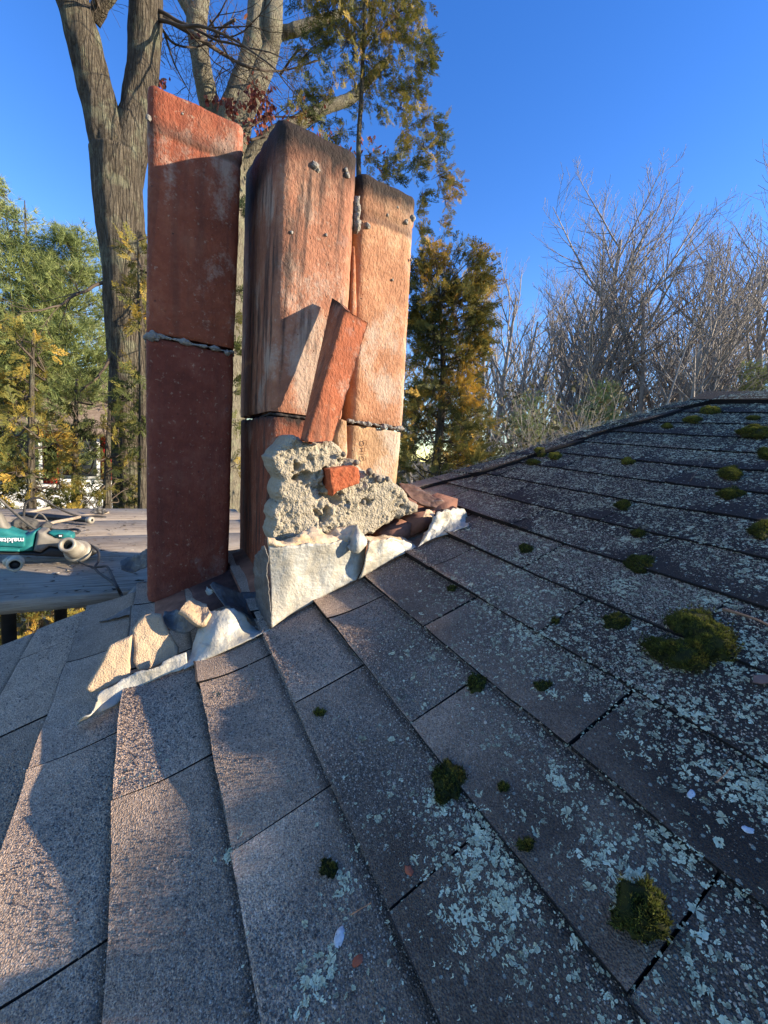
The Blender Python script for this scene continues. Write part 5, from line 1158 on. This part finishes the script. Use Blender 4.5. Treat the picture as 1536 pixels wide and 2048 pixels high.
cord('power_cord', [(700, 470, YT + .05), (800, 492, YT + .05), (900, 548, YT), (945, 600, YT - .05), (945, 680, YT - .12), (915, 735, YT - .16), (960, 738, YT - .2), (1025, 735, YT - .24), (1065, 800, YT - .36), (1110, 900, YT - .5), (1165, 1000, 1.47), (1195, 1080, 1.43)], 0.0042, M_RUBBER, 'black cord hanging from the tool nose down over the platform edge', 'cord')
cord('power_cord', [(760, 690, YT - .1), (840, 725, YT - .14), (905, 750, YT - .17), (955, 800, YT - .3), (1060, 870, YT - .45), (1120, 930, YT - .55), (1160, 1010, 1.47), (1185, 1085, 1.43)], 0.0042, M_RUBBER, 'second black cord beside the first, sagging lower across the boards', 'cord')
cord('extension_cord', [(-60, 50, YT + .1), (0, 90, YT + .12), (80, 165, YT + .12), (170, 245, YT + .1), (260, 320, YT + .09), (340, 372, YT + .08), (420, 402, YT + .07), (480, 408, YT + .09)], 0.0050, M_CORD, 'grey cord slanting down from the left edge on to the top of the teal tool', 'cord')
Yf = float(onZ(150, 1036, ZP)[1])
cord('extension_cord', [(228, 262, Yf), (232, 200, Yf), (245, 135, Yf), (290, 95, Yf), (360, 76, Yf), (440, 105, Yf), (540, 165, Yf), (640, 212, Yf), (730, 245, Yf), (830, 258, Yf), (930, 250, Yf), (1020, 262, Yf)], 0.0060, M_RUBBER, 'black cord arching in a loop above the boards behind the teal tool', 'cord')
cord('wire_loop', [(305, 300, Yf - .3), (340, 255, Yf - .3), (370, 226, Yf - .3), (405, 238, Yf - .3), (435, 270, Yf - .3), (455, 302, Yf - .3)], 0.0045, M_CORD, 'small bent loop of grey wire standing up behind the tool', 'wire')
cord('wood_strip', [(470, 330, Yf - .5), (520, 310, Yf - .45), (620, 290, Yf - .35), (700, 275, Yf - .3), (765, 258, Yf - .25)], 0.0085, M_WOOD, 'pale thin strip of wood lying across the boards behind the tool', 'stick')
cord('wood_strip', [(740, 250, Yf + .1), (830, 238, Yf + .1), (920, 238, Yf + .12), (1000, 228, Yf + .14), (1040, 214, Yf + .16)], 0.008, M_WOOD, 'pale stick at the far edge of the platform near the left flue', 'stick')
cord('wood_strip', [(180, 225, Yf + .2), (280, 215, Yf + .2), (380, 190, Yf + .22), (480, 170, Yf + .25)], 0.009, M_WOOD, 'pale stick by the far edge behind the black bar', 'stick')
cord('grip_hose', [(480, 375, YT + .35), (560, 388, YT + .33), (640, 384, YT + .3), (720, 378, YT + .28), (760, 390, YT + .25), (740, 412, YT + .2), (690, 415, YT + .18)], 0.006, M_RUBBER, 'dark curled hose end just above the teal top of the tool', 'hose')
bar = empty('pry_bar', onY(110, 1036, Yf), 'long black pry bar with a round end lying behind the teal tool', 'pry bar')
def pp5(x, y, Y): return onY(O5[0] + x / K5, O5[1] + y / K5, Y)
lathe('shaft', pp5(190, 232, Yf + .05), pp5(880, 290, Yf - .25), [(0, 0.001), (0, .012), (0.05, .015), (0.4, .017), (0.55, .016), (0.95, .016), (0.97, .019), (1.0, .018), (1.0, .001)], M_BLACKP, bar, 16)
lathe('ferrule', pp5(845, 287, Yf - .237), pp5(884, 290.5, Yf - .253), [(0, .017), (0, .0195), (1, .0195), (1, .008)], M_STEELD, bar, 16)
cup = empty('steel_socket', pp5(110, 715, 1.75), 'cream dusty socket with a dark round bore lying in front of the teal tool', 'socket')
Yc = 1.72
lathe('barrel', pp5(140, 722, Yc - .05), pp5(150, 690, Yc + .05), [(0.3, .013), (0.02, .0145), (0, .016), (0, .0195), (0.08, .0215), (1, .024), (1, .002)], M_CREAM, cup)
lathe('bore', pp5(142, 718, Yc - .03), pp5(143, 715, Yc - .02), [(0, .0005), (0, .0138), (1, .0138), (1, .0005)], M_BLACKP, cup)
slab('shank', c5([(8, 690), (60, 655), (150, 662), (180, 690), (150, 740), (60, 752), (15, 725)]), Yc + 0.01, 0.04, M_CREAM, cup, seed=15, step=0.004, edge=0.012, rough=0.0006)
gb = slab('glove', c5([(75, 330), (120, 290), (180, 280), (250, 300), (310, 320), (330, 350), (420, 330), (470, 360), (455, 395), (330, 388), (220, 400), (130, 392), (90, 365)]), YT + 0.3, 0.10, simple('dirty_cloth', (0.03, 0.028, 0.025), (0.13, 0.12, 0.10), 30, 0.9, 0.6, 0.01), None, seed=17, step=0.005, edge=0.03, rough=0.012)
tagit(gb, 'crumpled dark dirty work glove behind the teal tool', 'glove')
sc_ = slab('lead_scrap', c5([(860, 215), (905, 175), (960, 165), (1040, 210), (980, 240), (930, 225)]), Yf + .1, 0.01, M_LEAD_DARK, None, seed=19, step=0.005, edge=0.002, rough=0.01)
tagit(sc_, 'small twisted scrap of grey lead by the far edge of the boards', 'metal scrap')

# ------------------------------------------------------------------ growth and litter on the shingles
def tabtop(s, y):
    u = np.mod((np.asarray(s) - S0) / EXPO, 1.0)
    cap_ = (np.asarray(y) > outline(s) - 0.10) & (np.asarray(s) > 0.42)
    rc_ = np.asarray(s) > RIDGE - 0.105
    return np.where(cap_, 0.0185, 0.0050 * (1 - u) + 0.0012 * u + curlh(s, y)) + np.where(rc_ & ~cap_, 0.019, 0.0)
q = NT('moss'); t_ = q.attr('tint')
M_MOSS = q.fin(q.ramp(q.math('ADD', t_, q.math('MULTIPLY', q.math('SUBTRACT', q.noise(60, 3, 0.6), 0.5), 0.5)), [(0.0, (0.025, 0.026, 0.008)), (0.4, (0.085, 0.090, 0.018)), (0.75, (0.19, 0.19, 0.03)), (1.0, (0.42, 0.38, 0.07))]), 0.85, None, spec=0.15, transl=0.2)
def moss(outl, label, hmax=0.018, warm=0.0, seed=0, dens=1.0, hollow=0.0):
    hmax = hmax * 0.72; rg = np.random.default_rng(seed); P = np.array([sy(roof_px(x, y, 0.004)) for x, y in outl]); c = P.mean(0)
    P = polyresample(np.vstack([P, P[:1]]), 44)[:-1]; sz_ = np.abs(P - c).max(); P = c + (P - c) * (1 + 0.30 * nz(np.c_[P, P[:, 0] * 0] / sz_, 1.6, 3, seed * 1.3))[:, None]
    lo, hi = P.min(0), P.max(0); area = 0.5 * abs(np.dot(P[:, 0], np.roll(P[:, 1], 1)) - np.dot(P[:, 1], np.roll(P[:, 0], 1)))
    n = int(min(6000, max(60, area / (0.0021 ** 2) * dens))); pts = np.zeros((0, 2))
    while len(pts) < n:
        q_ = lo + (hi - lo) * rg.random((n * 2, 2)); pts = np.vstack([pts, q_[inpoly(q_[:, 0], q_[:, 1], P)]])
    pts = pts[:n] + rg.normal(0, sz_ * 0.05, (n, 2)); d = polydist(pts[:, 0], pts[:, 1], P); dm = max(d.max(), 1e-4); f = np.clip(d / dm, 0, 1)
    top = hmax * np.sqrt(1 - (1 - f) ** 2) * (0.8 + 0.4 * np.array([mnoise.noise(Vector((a * 60, b * 60, seed))) for a, b in pts]))
    if hollow: top *= 1 - hollow * smooth(0.6, 0.95, f)
    base = RP(pts[:, 0], pts[:, 1], tabtop(pts[:, 0], pts[:, 1]) + top * 0.95)
    o = empty('moss_clump', RP(c[0], c[1], 0.003), label, 'moss', 'moss clumps on the shingles')
    # cushion under the tufts
    ng = 22; rr = np.linspace(0, 1, 8); m = len(P); V = []
    for r_ in rr:
        q_ = c + (P - c) * (r_ * 0.97); dd = polydist(q_[:, 0], q_[:, 1], P); ff = np.clip(dd / dm, 0, 1); hh = hmax * 0.85 * np.sqrt(1 - (1 - ff) ** 2)
        if hollow: hh = hh * (1 - hollow * smooth(0.6, 0.95, ff))
        V.append(RP(q_[:, 0], q_[:, 1], tabtop(q_[:, 0], q_[:, 1]) + hh - 0.0006))
    V = np.array(V).transpose(1, 0, 2).reshape(-1, 3); mb = MB(); mb.add(V, grid_faces(m, 8, True), None, 0.05)
    mb.build('cushion', M_MOSS, o)
    k = 5; nn = len(pts); L = rg.uniform(0.0022, 0.0048, (nn, k)) * (0.8 + 0.5 * hmax / 0.018)
    D = rg.normal(0, 0.55, (nn, k, 3)) + N * 1.0 + ((RP(pts[:, 0], pts[:, 1], 0.0) - RP(c[0], c[1], 0.0)) / (dm * 1.8))[:, None] * 0.5; D = unit(D)
    Sd = unit(np.cross(D, rg.normal(0, 1, (nn, k, 3)))) * 0.00065
    A = base[:, None] + Sd; B = base[:, None] - Sd; C = base[:, None] + D * L[..., None]
    V = np.stack([A, B, C], 2).reshape(-1, 3); F = np.arange(len(V)).reshape(-1, 3)
    tt = np.clip(0.27 + 0.6 * warm + 0.25 * f + rg.normal(0, 0.13, nn), 0, 1); ta = np.stack([np.repeat(tt[:, None] - 0.25, k, 1), np.repeat(tt[:, None] - 0.25, k, 1), np.repeat(tt[:, None] + 0.18, k, 1)], 2).ravel()
    mb = MB(); mb.add(V, None, F, ta); mb.build('tufts', M_MOSS, o, False)
    tagit(o.children[-1], kind='stuff'); return o
def ell(x, y, rx, ry, seed=0, n=18, rot=0.0):
    out = []
    for i in range(n):
        a = 2 * math.pi * i / n; k = 1 + 0.25 * mnoise.noise(Vector((math.cos(a) * 1.5, math.sin(a) * 1.5, seed * 1.7)))
        ex, ey = rx * math.cos(a) * k, ry * math.sin(a) * k
        out.append((x + ex * math.cos(rot) - ey * math.sin(rot), y + ex * math.sin(rot) + ey * math.cos(rot)))
    return out
CS = [(900 + a / 2.415, 1100 + b / 2.415) for a, b in ((1040, 335), (1120, 305), (1200, 300), (1275, 310), (1350, 370), (1375, 440), (1340, 540), (1290, 580), (1220, 603), (1150, 600), (1080, 585), (980, 525), (948, 480), (955, 440), (1010, 428), (1080, 440), (1165, 445), (1160, 420), (1110, 405), (1050, 385))]
moss(CS, 'largest moss cushion, shaped like a C, with yellow lit tips', 0.026, 0.08, 1)
moss(ell(1275, 1825, 60, 62, 2), 'big round domed moss cushion with a dark hollow centre at the bottom right', 0.034, 0.10, 2, 1.0, 0.35)
for i, (x, y, rx, ry, h_, w_, lab) in enumerate((
    (1233, 1243, 27, 17, .012, -.02, 'dark tufty moss clump just left of the C-shaped cushion'),
    (953, 1365, 21, 19, .011, 0, 'moss clump at the crossing of a shingle slot below the chimney corner'),
    (895, 1572, 32, 42, .014, -.08, 'dark brownish moss clump on a course edge near the middle of the roof'),
    (658, 1738, 20, 20, .007, -.12, 'thin dark moss patch left of the white paint flake'),
    (1008, 1576, 12, 10, .006, .05, 'tiny moss dot with a lichen flake attached, right of the brownish clump'),
    (1052, 1692, 18, 14, .008, -.02, 'small olive moss clump between the brownish clump and the round cushion'),
    (1278, 1128, 28, 15, .011, -.05, 'dark moss at a slot junction above the tufty clump'),
    (1276, 1066, 16, 8, .010, .02, 'narrow moss clump two courses above the tufty clump'),
    (1245, 1011, 16, 9, .011, .02, 'narrow moss clump on the third course edge above the tufty clump'),
    (1462, 949, 24, 13, .022, .18, 'rounded bright green moss clump below the upper right cap shingles'),
    (1460, 988, 28, 10, .016, .06, 'flat wide moss clump just below the rounded bright green one'),
    (1512, 868, 40, 9, .030, .22, 'long bright moss bank on the right edge near the ridge'),
    (1522, 1064, 26, 20, .022, .02, 'deep green moss clump cut by the right edge beside pale lichen'),
    (1532, 911, 16, 10, .020, .10, 'half moss clump cut by the right edge below the long bank'),
    (1420, 823, 20, 6, .022, .45, 'yellow-green moss tuft on the cap shingles closest to the ridge'),
    (1386, 841, 18, 6, .018, .28, 'moss streak on the cap edge below the ridge tuft'),
    (1335, 853, 12, 5, .012, .2, 'small moss streak lowest on the upper cap edge'),
    (1080, 910, 12, 5, .012, .35, 'yellow moss spot on the cap shingles, left of a pair'),
    (1110, 913, 13, 7, .020, .5, 'brightest yellow moss spot on the cap shingles, right of a pair'),
    (1067, 925, 14, 5, .010, .15, 'green moss smear under the pair of yellow spots'),
    (1256, 924, 13, 6, .016, .42, 'lone yellow moss spot on the field shingles under the cap edge'),
    (1507, 838, 14, 4, .014, .2, 'thin moss tuft just under the ridge at the far right'),
    (1052, 1097, 16, 9, .007, -.15, 'black twiggy moss scrap on the shingle right of the flashing corner'),
    (903, 1176, 10, 7, .006, -.05, 'tiny moss speck on the course edge under the flashing corner'),
    (1086, 1372, 18, 11, .009, -.12, 'dark moss knob with a pale lichen frill below it'),
    (1111, 1243, 9, 7, .006, 0, 'tiny moss speck in a slot among thick lichen'),
    (640, 1426, 11, 8, .008, .3, 'fresh green moss sprig lying alone on a clean shingle'))):
    moss(ell(x, y, rx, ry, i + 5), lab, h_, w_, i + 10, 1.0)
# leafy lichen
def rosette(seed):
    """a flat crust with lobed edges: a low crown of rounded lobes, sometimes open on one side"""
    rg = np.random.default_rng(seed); big = seed >= 16; m = 26 if big else 11
    a = np.linspace(0, 2 * np.pi, m, endpoint=False) + rg.normal(0, 0.08, m); k = rg.integers(4, 8)
    r = 0.62 + 0.26 * np.abs(np.sin(a * k * 0.5 + rg.uniform(0, 6))) ** 0.7 + rg.normal(0, 0.10, m) + 0.22 * np.sin(a + rg.uniform(0, 6)) + 0.15 * np.sin(2 * a + rg.uniform(0, 6)); r = np.clip(r, 0.15, 1.3)
    el = rg.uniform(0.55, 1.0)
    mid_ = np.stack([0.5 * r * np.cos(a), 0.5 * el * r * np.sin(a), np.full(m, 0.10)], -1); out = np.stack([r * np.cos(a), el * r * np.sin(a), 0.08 + rg.uniform(0.0, 0.14, m)], -1)
    V = np.vstack([[[0, 0, 0.04]], mid_, out]); j = np.arange(m); j1 = (j + 1) % m; skip = (rg.random(m) < (0.22 if big else 0.08))
    F = np.vstack([np.stack([0 * j, 1 + j, 1 + j1], -1)[~skip], np.stack([1 + j, 1 + m + j, 1 + m + j1], -1)[~skip], np.stack([1 + j, 1 + m + j1, 1 + j1], -1)[~skip]])
    return V, F, np.concatenate([[-.22], np.full(m, -.08) + rg.normal(0, .06, m), np.full(m, .10) + rg.normal(0, .06, m)])
ROS = [rosette(i) for i in range(24)]
q = NT('lichen'); t_ = q.attr('tint')
M_LICH = q.fin(q.ramp(q.math('ADD', t_, q.math('MULTIPLY', q.math('SUBTRACT', q.noise(300, 2, 0.6), 0.5), 0.5)), [(0.0, (0.15, 0.13, 0.08)), (0.4, (0.40, 0.37, 0.225)), (0.7, (0.60, 0.575, 0.36)), (1.0, (0.78, 0.73, 0.48))]), 0.9, None, spec=0.1)
rgl = np.random.default_rng(99); LS = []; LY = []; LSZ = []; LT = []
def lden(s, y): return smooth(-0.04, 0.52, s * 0.95 + (0.45 - y) * 0.62)
cnt = 0
while cnt < 11000:
    s = rgl.uniform(-0.42, 1.88); y = rgl.uniform(-0.15, 1.24)
    if y > outline(s) + 0.012 or (y > 0.79 and s < 0.66): continue
    if rgl.random() > lden(s, y) ** 1.25 + 0.012: continue
    cnt += 1; k = int(rgl.geometric(0.13)); sg = rgl.uniform(0.005, 0.045); tn = rgl.normal(0.48, 0.16); fine = rgl.random() < 0.78
    el = rgl.uniform(0.6, 1.8)
    for i in range(k):
        LS.append(s + rgl.normal(0, sg)); LY.append(y + rgl.normal(0, sg * el)); LSZ.append(np.clip(rgl.lognormal(math.log(0.0017 if fine else 0.0031), 0.45), 0.0007, 0.0085)); LT.append(np.clip(tn + rgl.normal(0, 0.12), 0, 1))
for (x, y, n_, sg) in ((1105, 1395, 26, 0.008), (965, 1660, 40, 0.012), (985, 1695, 40, 0.012), (1000, 1780, 40, 0.014), (985, 1830, 50, 0.014), (900, 1830, 80, 0.026), (890, 1760, 40, 0.016), (1255, 1765, 50, 0.010), (1235, 1500, 60, 0.018), (1370, 1420, 40, 0.015), (1480, 1300, 80, 0.024), (1500, 1570, 80, 0.020), (1060, 1265, 40, 0.016), (1240, 1170, 40, 0.014), (1420, 1200, 30, 0.010), (1530, 1140, 40, 0.018), (1190, 1715, 24, 0.009), (1500, 900, 60, 0.03), (1370, 1700, 30, 0.012), (690, 1760, 20, 0.01), (460, 1700, 14, 0.008), (650, 1950, 40, 0.014), (880, 1600, 40, 0.012), (1400, 905, 60, 0.03)):
    P = roof_px(x, y, 0.004); s, t = sy(P)
    for i in range(int(n_ * 1.5)): LS.append(s + rgl.normal(0, sg)); LY.append(t + rgl.normal(0, sg)); LSZ.append(np.clip(rgl.lognormal(math.log(0.0034), 0.45), 0.001, 0.008)); LT.append(np.clip(rgl.normal(0.62, 0.13), 0, 1))
LS = np.array(LS); LY = np.array(LY); LSZ = np.array(LSZ); LT = np.array(LT)
ok = (LY < outline(LS) + 0.012) & ~((LY > 0.80) & (LS < 0.66)) & (LS < RIDGE + 0.01); LSZ = LSZ * 0.80; LS, LY, LSZ, LT = LS[ok], LY[ok], LSZ[ok], LT[ok]
Pl = RP(LS, LY, tabtop(LS, LY) + 0.0006); nL = len(Pl); az = rgl.uniform(0, 6.28, nL); tl = rgl.normal(0, 0.05, (nL, 2))
zc = unit(N[None] + tl[:, :1] * S + tl[:, 1:] * T); xc = unit(np.cross(np.stack([np.cos(az), np.sin(az), 0 * az], -1), zc)); yc = np.cross(zc, xc); Rm = np.stack([xc, yc, zc], -1)
mb = MB()
pick = np.where(LSZ > 0.0026, 16 + np.arange(nL) % 8, np.arange(nL) % 16)
for t in range(len(ROS)):
    k = pick == t; TV, TF, ts = ROS[t]; inst(mb, TV, TF, Pl[k], Rm[k], LSZ[k], LT[k], ts)
tagit(mb.build('lichen', M_LICH, None, False), kind='stuff', label='pale mint-grey lichen flakes sprinkled over the dark shingles')
# loose mineral granules standing up from the shingles
q = NT('granule'); t_ = q.attr('tint')
M_GRAN = q.fin(q.ramp(t_, [(0.0, (0.07, 0.05, 0.036)), (0.35, (0.21, 0.145, 0.10)), (0.65, (0.43, 0.31, 0.21)), (1.0, (0.72, 0.56, 0.40))]), 0.7, None, spec=0.35)
def granules(n, smin, smax, ymin, ymax, sz, rg):
    s = rg.uniform(smin, smax, n); y = rg.uniform(ymin, ymax, n); u = np.mod((s - S0) / EXPO, 1.0); k = (y < outline(s) - .01) & ~((y > 0.82) & (s > -0.22) & (s < 0.66)) & (u > 0.025) & (np.abs(np.mod((y - Y0) / 0.1525 + np.floor((s - S0) / EXPO) + 1 + 1, 2.0) - 1.0) * 0.1525 > 0.0035)
    s, y = s[k], y[k]; n = len(s); P = RP(s, y, tabtop(s, y) - 0.0002 + 0 * s)
    r = sz * rg.lognormal(0, 0.28, n); az = rg.uniform(0, 6.28, n)
    V = np.zeros((n, 5, 3))
    for c in range(4):
        a = az + c * np.pi / 2; V[:, c] = P + (r * np.cos(a) * rg.uniform(.7, 1.25, n))[:, None] * S + (r * np.sin(a) * rg.uniform(.7, 1.25, n))[:, None] * T
    V[:, 4] = P + (r * rg.uniform(0.8, 1.6, n))[:, None] * N + (r * rg.normal(0, .3, n))[:, None] * S + (r * rg.normal(0, .3, n))[:, None] * T
    F = (np.array([[0, 1, 4], [1, 2, 4], [2, 3, 4], [3, 0, 4]])[None] + (np.arange(n) * 5)[:, None, None]).reshape(-1, 3)
    return V.reshape(-1, 3), F, np.repeat(np.clip(rg.beta(1.6, 2.4, n), 0, 1), 5)
rgg = np.random.default_rng(123); mb = MB()
for a in ((170000, -0.36, 0.72, 0.22, 0.84, 0.00105), (70000, -0.30, 0.9, -0.05, 0.35, 0.0010), (50000, 0.55, 1.3, 0.1, 1.1, 0.0011), (26000, -0.75, -0.36, 0.3, 1.32, 0.0012)):
    V, F, t_ = granules(*a, rgg); mb.add(V, None, F, t_)
tagit(mb.build('granules', M_GRAN, house, False), kind='stuff')
# litter
def chip(name, x, y, r, mat, label, cat, seed, flat=0.25, el=1.5):
    mb = MB(); s, t = sy(roof_px(x, y, 0.006)); c = RP(s, t, float(tabtop(s, t)) + r * flat * 0.6); m2 = MB(); lump(m2, [0, 0, 0], r, seed, (1, 1, 1)); V = m2.V[0]; a = seed * 1.3
    W = c + V[:, :1] * (S * math.cos(a) + T * math.sin(a)) * el + V[:, 1:2] * (-S * math.sin(a) + T * math.cos(a)) + V[:, 2:3] * N * flat
    mb.add(W, m2.F4[0], None, 0.5); return tagit(mb.build(name, mat, None), label, cat)
M_CHIPW = simple('white_chip', (0.42, 0.41, 0.39), (0.66, 0.65, 0.63), 260, 0.7, 0.2, 0.002)
chip('paint_flake', 677, 1872, 0.0050, M_CHIPW, 'largest white paint flake, lying below the thin dark moss patch', 'paint flake', 3)
chip('paint_flake', 1382, 1586, 0.0034, M_CHIPW, 'white paint flake above the round moss cushion', 'paint flake', 5)
chip('paint_flake', 1496, 1657, 0.0034, M_CHIPW, 'white paint flake by the right edge of the photo', 'paint flake', 9)
M_CHIPR = simple('clay_chip', (0.30, 0.07, 0.035), (0.42, 0.12, 0.06), 80, 0.9, 0.3, 0.002)
chip('clay_chip', 817, 1740, 0.0036, M_CHIPR, 'small orange clay chip in a shingle slot at the bottom centre', 'clay chip', 11, 0.5)
chip('clay_chip', 714, 1918, 0.0034, M_CHIPR, 'small orange clay chip below the largest paint flake', 'clay chip', 12, 0.5)
def twig(px, r, label, seed):
    mb = MB(); P = bez([roof_px(x, y, 0.009) for x, y in px], 6); tube(mb, P, np.linspace(r, r * .5, len(P)), 6); return tagit(mb.build('twig', simple('dead_twig', (0.16, 0.09, 0.05), (0.28, 0.17, 0.10), 60), None), label, 'twig')
twig([(1445, 1218), (1480, 1228), (1515, 1240), (1560, 1262)], 0.0022, 'brown dead twig lying at the right edge beside the C-shaped moss', 1)
twig([(1432, 1565), (1450, 1548), (1463, 1534)], 0.0008, 'short thin grey twig by the right edge above a paint flake', 2)
twig([(1380, 962), (1400, 935), (1412, 915)], 0.0009, 'thin twig leaning across shingles under the upper right cap edge', 3)
twig([(700, 1830), (720, 1818), (742, 1806)], 0.0008, 'thin twig just above the largest paint flake', 4)
s, t = sy(roof_px(1505, 1366, 0.006)); mb = MB(); TVl = LV * np.array([1, 1, 2.0]); Rl_ = np.stack([unit(S * .9 - T * .4), np.cross(N, unit(S * .9 - T * .4)), N], -1)
inst(mb, TVl, LF3, RP(np.array([s]), np.array([t]), np.array([0.008])), Rl_[None], np.array([0.026]), np.array([0.6])); mb.add(mb.V[0] - N * 0.0012, None, LF3[:, ::-1], 0.6)
tagit(mb.build('dead_leaf', simple('brown_leaf', (0.16, 0.085, 0.06), (0.26, 0.15, 0.11), 40), None, False), 'brown dead leaf lying by the right edge below the C-shaped moss', 'leaf')
